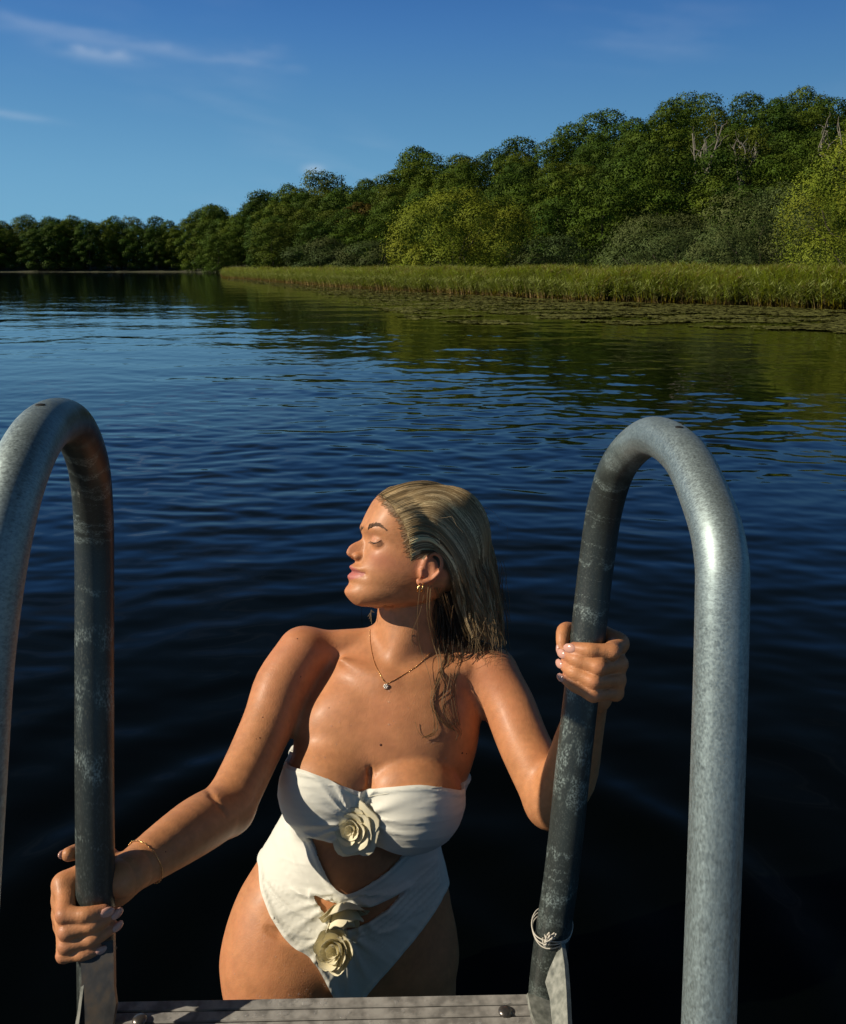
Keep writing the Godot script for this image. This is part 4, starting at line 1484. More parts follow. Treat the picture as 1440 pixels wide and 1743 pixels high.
# signed distance to a closed outline, below zero inside
func outline(poly: PackedVector2Array, p: Vector2) -> float:
	var best := 1e9
	var inside := false
	var j := poly.size() - 1
	for i in poly.size():
		var a := poly[i]
		var b := poly[j]
		var e := b - a
		var w := p - a
		var t := clampf(w.dot(e) / maxf(e.length_squared(), 1e-12), 0.0, 1.0)
		best = minf(best, (w - e * t).length_squared())
		if (a.y > p.y) != (b.y > p.y) and p.x < (b.x - a.x) * (p.y - a.y) / (b.y - a.y) + a.x: inside = not inside
		j = i
	return -sqrt(best) if inside else sqrt(best)

func flat_line(pts: Array) -> PackedVector2Array:
	var out := PackedVector2Array()
	var n := pts.size()
	for i in n:
		var a: Vector3 = pts[(i + n - 1) % n]
		var b: Vector3 = pts[i]
		var c: Vector3 = pts[(i + 1) % n]
		var d: Vector3 = pts[(i + 2) % n]
		for k in 3:
			var t := k / 3.0
			var q := 0.5 * ((2.0 * b) + (c - a) * t + (2.0 * a - 5.0 * b + 4.0 * c - d) * t * t + (3.0 * b - a - 3.0 * c + d) * t * t * t)
			out.append(Vector2(q.x, q.y))
	return out

var suit_out: PackedVector2Array
var hole_a: PackedVector2Array
var hole_b: PackedVector2Array

func suit_mask(p: Vector3) -> float:
	var q := Vector2(p.x, p.y)
	var d := outline(suit_out, q)
	if d > 0.03: return d
	return maxf(d, maxf(-outline(hole_a, q), -outline(hole_b, q)))

func fan_fold(p: Vector3, o: Vector3, count: float, amp: float, reach: float, near := 0.012) -> float:
	var d := Vector2(p.x - o.x, p.y - o.y)
	var l := d.length()
	var a := atan2(d.y, absf(d.x))
	var ph := 0.0 if d.x > 0.0 else 1.7
	var w := sin(a * count + ph + 1.2 * sin(a * 5.0 + ph))
	w = pow(maxf(w * 0.5 + 0.5, 0.0), 2.0)
	return amp * w * exp(-l / reach) * sm(near, near * 2.5, l)

func build_suit() -> void:
	suit_out = flat_line([Vector3(-0.2228, 0.1118, 0.01), Vector3(-0.1576, 0.1136, 0.01), Vector3(-0.1374, 0.1175, 0.02), Vector3(-0.1142, 0.1186, 0.045), Vector3(-0.09024, 0.117, 0.075), Vector3(-0.06349, 0.1091, 0.1), Vector3(-0.03658, 0.09689, 0.11), Vector3(-0.02166, 0.08968, 0.114), Vector3(-0.01481, 0.08711, 0.114), Vector3(-0.006973, 0.08908, 0.116), Vector3(0.02404, 0.09582, 0.122), Vector3(0.05379, 0.1001, 0.122), Vector3(0.08105, 0.09947, 0.11), Vector3(0.115, 0.0897, 0.07), Vector3(0.1434, 0.07689, 0.02), Vector3(0.1876, 0.07222, 0), Vector3(0.2157, 0.06566, 0), Vector3(0.2157, -0.07504, 0), Vector3(0.1688, -0.1126, 0), Vector3(0.116, -0.1172, 0.01), Vector3(0.1041, -0.1257, 0.04), Vector3(0.08846, -0.1382, 0.06), Vector3(0.0662, -0.157, 0.075), Vector3(0.03997, -0.1762, 0.085), Vector3(0.01806, -0.1955, 0.085), Vector3(-0.000974, -0.2136, 0.075), Vector3(-0.02159, -0.2402, 0.06), Vector3(-0.04306, -0.2384, 0.06), Vector3(-0.06172, -0.1938, 0.085), Vector3(-0.08146, -0.1568, 0.095), Vector3(-0.09812, -0.142, 0.1), Vector3(-0.1162, -0.1324, 0.095), Vector3(-0.138, -0.1114, 0.085), Vector3(-0.1557, -0.08956, 0.07), Vector3(-0.1694, -0.06932, 0.05), Vector3(-0.178, -0.04963, 0.02), Vector3(-0.1876, -0.04502, 0), Vector3(-0.2251, -0.02814, 0)])
	hole_a = flat_line([Vector3(-0.09433, 0.01773, 0.09), Vector3(-0.07711, 0.01362, 0.095), Vector3(-0.05224, 0.00956, 0.1), Vector3(-0.02453, 0.003499, 0.1), Vector3(0.008369, -0.002561, 0.1), Vector3(0.03348, -0.01122, 0.1), Vector3(0.0567, -0.01981, 0.09), Vector3(0.04885, -0.02679, 0.09), Vector3(0.02266, -0.04163, 0.09), Vector3(-0.01227, -0.05648, 0.09), Vector3(-0.03496, -0.06346, 0.09), Vector3(-0.04719, -0.05997, 0.09), Vector3(-0.06115, -0.04775, 0.09), Vector3(-0.076, -0.0233, 0.09), Vector3(-0.08734, -0.0006025, 0.09)])
	hole_b = flat_line([Vector3(-0.08667, -0.06463, 0.095), Vector3(-0.06755, -0.07071, 0.095), Vector3(-0.03752, -0.07875, 0.1), Vector3(-0.002886, -0.08395, 0.1), Vector3(0.03157, -0.07941, 0.095), Vector3(0.05234, -0.0783, 0.09), Vector3(0.02113, -0.09679, 0.095), Vector3(-0.01501, -0.1099, 0.1), Vector3(-0.03579, -0.1134, 0.1), Vector3(-0.0531, -0.103, 0.1), Vector3(-0.07363, -0.08375, 0.095)])
	var f := Field.new(Vector3(-0.23, -0.31, -0.12), Vector3(0.19, 0.135, 0.135), 0.0034)
	var r1 := Vector3(-0.02456, 0.04624, 0.11)
	var r2 := Vector3(-0.03752, -0.06057, 0.1)
	var r3 := Vector3(-0.03925, -0.1108, 0.1)
	var ns := FastNoiseLite.new()
	ns.seed = 4
	ns.frequency = 1.0
	for z in f.nz:
		for y in f.ny:
			var at := (z * f.ny + y) * f.nx
			for x in f.nx:
				var p := f.lo + Vector3(x, y, z) * f.h
				var d := body.sample(p)
				if absf(d) < 0.024:
					var m := suit_mask(p) if p.z > -0.02 else -0.02
					var off := 0.0036
					if absf(m) < 0.03:
						off += 0.0022 * exp(-pow((m + 0.004) / 0.0035, 2.0))
					if p.z > 0.0:
						if p.y > -0.06:
							off += fan_fold(p, r1, 15.0, 0.0075, 0.050)
							off += 0.0015 * maxf(0.0, ns.get_noise_2d(p.x * 9.0 + p.y * 22.0, p.y * 70.0))
						elif p.y > -0.125:
							off += 0.0022 * pow(maxf(0.0, sin((p.y + 0.42 * p.x + 0.008 * sin(p.x * 40.0)) * 230.0)), 3.0) * sm(-0.07, -0.10, p.x)
							off += fan_fold(p, r2, 19.0, 0.006, 0.060)
							off += 0.0022 * maxf(0.0, ns.get_noise_2d((p.x - p.y) * 6.0, (absf(p.x + 0.045) * 0.45 - p.y) * 95.0))
						else:
							off += fan_fold(p, r3, 15.0, 0.007, 0.055)
							off += 0.0015 * maxf(0.0, ns.get_noise_2d(p.x * 12.0, (p.y + absf(p.x + 0.04)) * 60.0))
					d -= off
				f.v[at + x] = d
	# folded edges of the wrapped straps
	for path in [[Vector3(-0.142, 0.01871, 0.02), Vector3(-0.1252, -0.01701, 0.05), Vector3(-0.1079, -0.03857, 0.075), Vector3(-0.07687, -0.05822, 0.09), Vector3(-0.04444, -0.0675, 0.1)], [Vector3(-0.0254, -0.07615, 0.1), Vector3(0.02287, -0.08201, 0.095), Vector3(0.06095, -0.07336, 0.08), Vector3(0.1005, -0.05929, 0.04)], [Vector3(-0.154, -0.006887, 0.03), Vector3(-0.1202, -0.05318, 0.07), Vector3(-0.07774, -0.08354, 0.09), Vector3(-0.04618, -0.1134, 0.1)], [Vector3(-0.02367, -0.1281, 0.1), Vector3(0.02287, -0.129, 0.095), Vector3(0.07062, -0.1128, 0.075), Vector3(0.108, -0.09394, 0.03)]]:
		var line := smooth_line(path, 6)
		for q in line:
			for dy in range(-4, 5):
				for dx in range(-4, 5):
					var g := Vector3i(((Vector3(q.x, q.y, 0.0) - f.lo) / f.h).round()) + Vector3i(dx, dy, 0)
					if g.x < 0 or g.y < 0 or g.x >= f.nx or g.y >= f.ny: continue
					var w := exp(-(Vector2(f.lo.x + g.x * f.h, f.lo.y + g.y * f.h) - Vector2(q.x, q.y)).length_squared() / 0.000022)
					for gz in range(int(-f.lo.z / f.h), f.nz):
						f.v[(gz * f.ny + g.y) * f.nx + g.x] -= 0.0009 * w
	var raw := Bag.new()
	f.net(raw, Plane(Vector3.UP, -99.0))
	# trim to the pattern
	var nv := raw.v.size()
	var mk := PackedFloat32Array()
	for k in nv: mk.append(suit_mask(raw.v[k]))
	var cut := {}
	var bag := Bag.new()
	var map := PackedInt32Array()
	map.resize(nv)
	map.fill(-1)
	var rims := []
	for t in range(0, raw.i.size(), 3):
		var ids := [raw.i[t], raw.i[t + 1], raw.i[t + 2]]
		var ring := []
		var edge := []
		for e in 3:
			var a: int = ids[e]
			var b: int = ids[(e + 1) % 3]
			if mk[a] <= 0.0:
				if map[a] < 0:
					map[a] = bag.v.size()
					bag.v.append(raw.v[a]); bag.n.append(raw.n[a])
				ring.append(map[a])
			if (mk[a] <= 0.0) != (mk[b] <= 0.0):
				var key := Vector2i(mini(a, b), maxi(a, b))
				if not cut.has(key):
					var g := mk[a] / (mk[a] - mk[b])
					cut[key] = bag.v.size()
					bag.v.append(raw.v[a].lerp(raw.v[b], g)); bag.n.append(raw.n[a].lerp(raw.n[b], g).normalized())
				ring.append(cut[key])
				edge.append(cut[key])
				if mk[a] > 0.0: edge.reverse()
		for k in range(1, ring.size() - 1): bag.tri(ring[0], ring[k], ring[k + 1])
		if edge.size() == 2: rims.append(edge)
	# turned-in edge
	var inner := {}
	for e in rims:
		for k in e:
			if not inner.has(k):
				inner[k] = bag.v.size()
				bag.v.append(bag.v[k] - bag.n[k] * 0.008)
				bag.n.append(bag.n[k])
	for e in rims:
		var a: int = e[0]
		var b: int = e[1]
		bag.tri(a, b, inner[a])
		bag.tri(b, inner[b], inner[a])
	var cloth := mat(Color(0.72, 0.715, 0.63), 0.62)
	cloth.rim_enabled = true
	cloth.rim = 0.3
	cloth.rim_tint = 0.5
	part("swimsuit", place(bag), cloth, woman)
	# seams along the upper edge
	var st := Bag.new()
	for side in 2:
		var pts := []
		var pxs: Array = [[Vector3(-0.04329, 0.1685, 0.3), Vector3(-0.02958, 0.1606, 0.3), Vector3(-0.01154, 0.1497, 0.3), Vector3(-0.001443, 0.1447, 0.3)], [Vector3(0.0007215, 0.1447, 0.3), Vector3(0.03175, 0.1497, 0.3), Vector3(0.06061, 0.1534, 0.3), Vector3(0.08009, 0.1562, 0.3), Vector3(0.09812, 0.1577, 0.3)]][side]
		var line := smooth_line(pxs, 6)
		for q in line: pts.append(at_skin(f, q))
		st.tube(PackedVector3Array(pts), PackedFloat32Array([0.0007]), 5)
	part("stitching", place(st), mat(Color(0.62, 0.60, 0.50), 0.8), woman)
	# fabric roses
	rose(at_skin(f, Vector3(-0.0101, 0.1093, 0.3)), Vector3(-0.28, 0.02, 1.0), 0.0365, 0, 61)
	rose(at_skin(f, Vector3(-0.02453, 0.0206, 0.3)), Vector3(0.16, -0.80, 0.58), 0.0335, 1, 62)
	rose(at_skin(f, Vector3(-0.02742, -0.03856, 0.3)), Vector3(-0.30, 0.28, 1.0), 0.031, 2, 63)

func rose(at: Vector3, n: Vector3, size: float, kind: int, sd: int) -> void:
	var r := RandomNumberGenerator.new()
	r.seed = sd
	n = n.normalized()
	var e := Vector3(1, 0.15, 0).cross(n).normalized()
	var u := n.cross(e)
	var fr := Transform3D(Basis(u, e, n), at + n * (0.002 if kind != 1 else 0.006))
	var node := Node3D.new()
	node.name = numbered("fabric_rose", woman)
	woman.add_child(node, true)
	node.set_meta("label", ["full open cream rose on the bandeau", "cream rose that hangs face down on the waist strap", "half closed cream rose on the brief"][kind])
	var cloth := mat(Color(0.84, 0.78, 0.56), 0.55)
	cloth.backlight_enabled = true
	cloth.backlight = Color(0.5, 0.46, 0.26)
	# rings: petals, radius of the rim, height of the rim, cup, how far each reaches round
	var rings: Array = [
		[[5, 1.00, 0.24, 0.26, 0.92], [4, 0.84, 0.38, 0.20, 1.02], [3, 0.62, 0.46, 0.10, 1.25], [3, 0.42, 0.48, 0.04, 1.35], [2, 0.22, 0.46, 0.0, 1.9]],
		[[5, 1.02, 0.62, 0.22, 0.80], [4, 0.78, 0.90, 0.08, 0.92], [3, 0.45, 1.0, 0.0, 1.2]],
		[[5, 0.92, 0.75, 0.10, 0.74], [5, 0.76, 0.95, 0.04, 0.75], [4, 0.56, 1.05, -0.02, 0.90], [3, 0.34, 1.0, -0.04, 1.2]]][kind]
	for q in rings:
		var cnt: int = q[0]
		var a0 := r.randf() * TAU
		for k in cnt:
			var bag := Bag.new()
			var ang := a0 + TAU * k / cnt + r.randf_range(-0.12, 0.12)
			var rim: float = q[1] * size * r.randf_range(0.93, 1.07)
			var top: float = q[2] * size * r.randf_range(0.85, 1.15)
			var curl: float = q[3] * size * r.randf_range(0.7, 1.4)
			var reach: float = q[4] * r.randf_range(0.92, 1.1)
			var twist := r.randf_range(-0.10, 0.10) * size
			var nu := 10
			var nv := 8
			var g := []
			for side in 2:
				for j in nv + 1:
					var t := float(j) / nv
					for i in nu + 1:
						var s := 2.0 * i / nu - 1.0
						var tt := t * (1.0 - 0.20 * pow(absf(s), 3.0) - 0.05 * sin(s * 5.0 + k))
						var half := reach * (0.45 + 0.55 * sin(minf(tt * 1.9, 1.57)))
						var rr := rim * (0.16 + 0.84 * pow(tt, 0.75)) + curl * 0.45 * pow(tt, 5.0)
						rr *= 1.0 + 0.06 * s
						var hh := top * pow(tt, 1.25) + twist * s * tt - curl * 0.42 * pow(maxf(tt - 0.66, 0.0) / 0.34, 2.0) + 0.018 * size * sin(s * 6.0 + k * 2.0) * tt
						var b := ang + s * half
						var p := Vector3(cos(b) * rr, sin(b) * rr, hh)
						p -= Vector3(cos(b) * 0.6, sin(b) * 0.6, -0.6) * 0.0010 * side * (1.0 if kind != 9 else 0.0)
						g.append(fr * p)
			var per := (nu + 1) * (nv + 1)
			for p in g:
				bag.v.append(p); bag.n.append(Vector3.ZERO)
			for side in 2:
				for j in nv:
					for i in nu:
						var p := side * per + j * (nu + 1) + i
						if side == 1:
							bag.tri(p, p + nu + 1, p + 1); bag.tri(p + 1, p + nu + 1, p + nu + 2)
						else:
							bag.tri(p, p + 1, p + nu + 1); bag.tri(p + 1, p + nu + 2, p + nu + 1)
			# normals of the two skins, then the edge between them
			for t in range(0, bag.i.size(), 3):
				var fn := (bag.v[bag.i[t + 2]] - bag.v[bag.i[t]]).cross(bag.v[bag.i[t + 1]] - bag.v[bag.i[t]])
				for w in 3: bag.n[bag.i[t + w]] += fn
			for w in bag.n.size(): bag.n[w] = bag.n[w].normalized()
			var border := []
			for j in nv + 1: border.append(j * (nu + 1))
			for i in range(1, nu + 1): border.append(nv * (nu + 1) + i)
			for j in range(nv - 1, -1, -1): border.append(j * (nu + 1) + nu)
			for w in border.size() - 1:
				var a: int = border[w]
				var b: int = border[w + 1]
				bag.tri(a, a + per, b); bag.tri(b, a + per, b + per)
			part("petal", place(bag), cloth, node)

func head_surface(dir: Vector3) -> Vector3:      # direction in head axes, from the middle of the skull
	var o := head_point(0.0, 0.035, 0.0)
	var d := (head_fwd * dir.x + head_up * dir.y + head_near * dir.z).normalized()
	var a := 0.03
	var b := 0.16
	for i in 9:
		var m := (a + b) / 2.0
		if head.sample(o + d * m) < 0.0: a = m
		else: b = m
	return o + d * b

func build_hair() -> void:
	var r := RandomNumberGenerator.new()
	r.seed = 90
	var bag := Bag.new()
	# dark mass under the strands
	var f := Field.new(Vector3(0.0443, 0.236, -0.12), Vector3(0.2032, 0.5273, 0.1), 0.0052)
	f.cone(Vector3(0.1207, 0.4211, -0.018), Vector3(0.1477, 0.3729, -0.025), 0.034, 0.028, 0.03)
	f.cone(Vector3(0.1515, 0.3729, -0.025), Vector3(0.1725, 0.3012, -0.025), 0.032, 0.010, 0.02)
	f.cone(Vector3(0.1204, 0.3884, -0.01), Vector3(0.1428, 0.3182, -0.005), 0.026, 0.012, 0.02)
	f.net(bag, Plane(Vector3.UP, -99.0))
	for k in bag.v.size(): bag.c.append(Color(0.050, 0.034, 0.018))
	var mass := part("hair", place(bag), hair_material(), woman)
	# three lines of flow seen from the side: close to the ear, from the temple, over the crown
	var flows := [
		smooth_line([Vector2(699, 944), Vector2(715, 936), Vector2(736, 936), Vector2(754, 951), Vector2(768, 984), Vector2(786, 1030), Vector2(806, 1086)].map(func(q): return Vector3(q.x, q.y, 0)), 8),
		smooth_line([Vector2(685, 888), Vector2(712, 879), Vector2(742, 888), Vector2(774, 922), Vector2(799, 972), Vector2(820, 1030), Vector2(836, 1092)].map(func(q): return Vector3(q.x, q.y, 0)), 8),
		smooth_line([Vector2(646, 841), Vector2(690, 822), Vector2(738, 821), Vector2(785, 845), Vector2(822, 895), Vector2(845, 975), Vector2(854, 1098)].map(func(q): return Vector3(q.x, q.y, 0)), 8)]
	var strands := Bag.new()
	var locks := []
	for k in 330:
		var side := 1.0 if r.randf() < 0.80 else -1.0
		var light := r.randf_range(0.30, 1.25)
		if r.randf() < 0.26: light = r.randf_range(1.5, 2.3)
		locks.append([-0.08 + 1.08 * pow(r.randf(), 0.9), side, light, r.randf() * TAU, r.randf_range(0.78, 1.04), Vector3(r.randfn(), r.randfn(), r.randfn()), r.randf_range(0.35, 1.0) * 1.2, (0.0 if r.randf() < 0.62 else r.randf_range(0.04, 0.45)), r.randf()])
	for k in 5600:
		var lk: Array = locks[k % 330]
		var fl: float = clampf(lk[0] + r.randfn() * 0.017, -0.12, 1.0)
		var side: float = lk[1]
		var j: Vector3 = lk[5]
		var t0: float = clampf(lk[7] + (r.randf_range(0.0, 0.05) if lk[7] > 0.0 else r.randf_range(0.0, 0.02)), 0.0, 0.6)
		var t1: float = lk[4] * r.randf_range(0.93, 1.0)
		var pts := []
		var n := 15
		var deep: float = 0.013 * float(lk[8])
		var own := Vector3(r.randfn(), r.randfn(), r.randfn())
		for q in n:
			var t := lerpf(t0, t1, float(q) / (n - 1))
			var gather := lerpf(1.0, 0.45, sm(0.35, 1.0, t))
			var ff: float = clampf(lk[0] + (fl - lk[0]) * gather + 0.05 * (t - 0.4) * j.x * sm(0.3, 1.0, t), -0.13, 1.0)
			var idx := minf(t, 0.999) * 48.0
			var i0 := int(idx)
			var fr := idx - i0
			var c0: Vector3 = flows[0][i0].lerp(flows[0][i0 + 1], fr)
			var c1: Vector3 = flows[1][i0].lerp(flows[1][i0 + 1], fr)
			var c2: Vector3 = flows[2][i0].lerp(flows[2][i0 + 1], fr)
			var pp := c0 * (2.0 * (ff - 0.5) * (ff - 1.0)) + c1 * (-4.0 * ff * (ff - 1.0)) + c2 * (2.0 * ff * (ff - 0.5))
			var out := side * 0.081 * sqrt(maxf(0.02, 1.0 - 0.97 * ff * ff)) * lerpf(1.0, 0.62, sm(0.45, 1.0, t))
			out *= 1.0 + 0.05 * j.y * t
			var wav := sm(0.40, 1.0, t) * 0.0075 * float(lk[6])
			var d := lerpf(1.270, 1.318, sm(0.0, 0.6, t)) - out
			var p := px_point(pp.x, pp.y, d)
			p += Vector3(sin(t * 15.0 + lk[3]), 0.3 * sin(t * 11.0 + lk[3]), cos(t * 13.0 + lk[3] * 2.0)) * wav + own * lerpf(0.0004, 0.0011, sm(0.2, 1.0, t))
			p = p.lerp(Vector3(Vector3(0.1144, 0.4127, 0).x, p.y, Vector3(0.1147, 0.4121, -0.01).z), deep * sm(0.0, 0.35, t) / 0.085)
			if p.y > 0.31:
				var sd := head.sample(p)
				var want := (0.0005 if q == 0 and t0 < 0.03 else 0.0025)
				if sd < want: p += head.normal(p) * (want - sd)
			pts.append(p)
		var line := smooth_line(pts, 2)
		var w := r.randf_range(0.00036, 0.0009)
		var rad := PackedFloat32Array()
		for q in line.size(): rad.append(w * (1.0 - 0.7 * pow(float(q) / (line.size() - 1), 2.0)))
		var c: Color = Color(0.39, 0.275, 0.138) * (float(lk[2]) * r.randf_range(0.6, 1.4))
		if float(lk[2]) > 1.4: c = Color(0.46, 0.36, 0.21) * (float(lk[2]) * r.randf_range(0.7, 1.25))
		if t0 < 0.03 and fl > 0.35: c = c.lerp(Color(0.38, 0.28, 0.15), 0.35)
		strands.tube(line, rad, 3, c, c * 0.9, false)
	# fine hair along the hairline
	for k in 420:
		var e0 := r.randf()
		var i0 := int(e0 * 1.999)
		var fr := e0 * 1.999 - i0
		var a: Vector3 = flows[i0][0].lerp(flows[i0 + 1][0], fr)
		var b: Vector3 = flows[i0][8].lerp(flows[i0 + 1][8], fr)
		var dir := (b - a).normalized()
		var o := a - dir * r.randf_range(0.0, 9.0) + Vector3(r.randfn() * 2.0, r.randfn() * 3.0, 0)
		var pts := []
		for q in 4:
			var w: Vector3 = o + dir * (q * r.randf_range(4.0, 7.0)) + Vector3(r.randfn() * 0.5, r.randfn() * 0.9, 0)
			var p := at_skin(head, px_point(w.x, w.y, 1.0))
			pts.append(p + head.normal(p) * (0.0004 + 0.0006 * q))
		strands.tube(smooth_line(pts, 3), PackedFloat32Array([0.00016, 0.00026, 0.0003]), 3, Color(0.36, 0.235, 0.125), Color(0.33, 0.23, 0.12), false)
	# under hair between the ear and the shoulder, shadow put into its dark colour
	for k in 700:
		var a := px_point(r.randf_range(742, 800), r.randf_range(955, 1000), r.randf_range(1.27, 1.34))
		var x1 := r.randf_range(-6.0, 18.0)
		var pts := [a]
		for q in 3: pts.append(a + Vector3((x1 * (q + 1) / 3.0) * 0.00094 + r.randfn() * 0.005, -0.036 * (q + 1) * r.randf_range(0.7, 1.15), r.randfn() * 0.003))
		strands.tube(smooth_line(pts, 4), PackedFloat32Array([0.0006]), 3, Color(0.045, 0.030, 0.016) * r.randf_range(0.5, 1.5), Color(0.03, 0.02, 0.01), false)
	# loose strands
	for s in 5:
		var o := head_surface(Vector3(r.randf_range(-0.7, 0.5), r.randf_range(0.2, 1.0), r.randf_range(-0.2, 0.9)).normalized())
		var pts := [o]
		var dr := Vector3(r.randf_range(0.2, 1.0), r.randf_range(-0.2, 0.35), r.randfn() * 0.3)
		for k in 4:
			o += dr.normalized() * 0.016 + Vector3(r.randfn(), r.randfn(), r.randfn()) * 0.004
			dr += Vector3(0.12, -0.42, 0.0)
			pts.append(o)
		strands.tube(smooth_line(pts, 4), PackedFloat32Array([0.00018]), 3, Color(0.33, 0.25, 0.15), Color(0.3, 0.22, 0.12), false)
	for s in 150:      # wisps below the ends
		var a := px_point(r.randf_range(800, 852), r.randf_range(1030, 1080), r.randf_range(1.25, 1.33))
		var lean_out := r.randf_range(-0.004, 0.005)
		var ph := r.randf() * TAU
		var pts := []
		for k in 5: pts.append(a + Vector3(lean_out * k + 0.003 * sin(ph + k * 1.4), -0.013 * k, 0.003 * cos(ph + k)))
		strands.tube(smooth_line(pts, 4), PackedFloat32Array([0.0006, 0.0006, 0.0005, 0.0004, 0.0002]), 3, Color(0.27, 0.185, 0.092) * r.randf_range(0.5, 1.5), Color(0.2, 0.14, 0.07), false)
	for s in 40:      # ends that curl outside the mass on the right
		var a := Vector3(0.1941, 0.3743, -0.01) + Vector3(r.randfn() * 0.006, r.randf_range(-0.03, 0.05), r.randfn() * 0.02)
		var pts := [a]
		for k in 4: pts.append(pts[k] + Vector3(r.randf_range(-0.004, 0.009), -0.024, r.randfn() * 0.004))
		strands.tube(smooth_line(pts, 4), PackedFloat32Array([0.0004]), 3, Color(0.15, 0.105, 0.055), Color(0.10, 0.07, 0.035), false)
	# wet locks over the shoulder, each on the skin
	var tails := [
		[[735, 985], [732, 1040], [742, 1090], [752, 1135], [738, 1185], [744, 1225], [742, 1246], [724, 1256]],
		[[742, 1000], [758, 1060], [757, 1110], [749, 1155], [735, 1195], [748, 1222], [770, 1240]],
		[[750, 1000], [770, 1075], [765, 1120], [760, 1160], [755, 1195], [768, 1228], [781, 1245], [779, 1256]],
		[[756, 1010], [775, 1090], [779, 1130], [771, 1165], [773, 1200], [780, 1235]],
		[[712, 1000], [708, 1050], [712, 1095], [726, 1140], [733, 1175]],
		[[724, 1000], [716, 1040], [703, 1075], [702, 1100]],
		[[760, 1020], [786, 1075], [772, 1118], [745, 1145]],
		[[770, 1030], [760, 1090], [747, 1120], [753, 1150]],
		[[706, 1228], [712, 1246], [724, 1254], [740, 1250]]]
	for q in tails:
		for s in 5:
			var pts := []
			var sx := r.randfn() * 2.2
			var sy := r.randfn() * 2.0
			for w in q.size():
				var px: Array = q[w]
				var k := px_point(px[0] + sx + r.randfn() * 0.5, px[1] + sy, 1.0)
				var p := at_skin(body, k)
				if px[1] < 1060: p = px_point(px[0] + sx, px[1], 1.235) + Vector3(0, 0, sy * 0.001)
				pts.append(p + Vector3(0, 0, 0.0016 + 0.0015 * absf(r.randfn())))
			if q.size() < 6 and s > 0: continue
			strands.tube(smooth_line(pts, 8), PackedFloat32Array([0.0004, 0.0004, 0.0003]), 4, Color(0.20, 0.135, 0.065) * r.randf_range(0.6, 1.4), Color(0.13, 0.085, 0.04), false)
	# tufts low behind the neck
	for s in 4:
		var a := Vector3(-0.002814, 0.3348, 0)
		var b := a + Vector3(-0.010 + 0.002 * s, -0.006 - 0.004 * s, 0.0)
		strands.tube(smooth_line([a, a + Vector3(-0.005, 0.001 + 0.001 * s, 0.001), b], 3), PackedFloat32Array([0.0003]), 3, Color(0.3, 0.22, 0.12), Color(0.3, 0.22, 0.12), false)
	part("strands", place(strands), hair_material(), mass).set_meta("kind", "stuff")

func px_point(px: float, py: float, d: float) -> Vector3:
	var o := Vector3(0.07504, 0.4957, 1.3)
	return o + Vector3((px - 720.0) / 1386.0 * d, (871.5 - py) / 1386.0 * d, -d)

func hair_material() -> StandardMaterial3D:
	var m := vmat(0.45)
	m.metallic_specular = 0.42
	return m

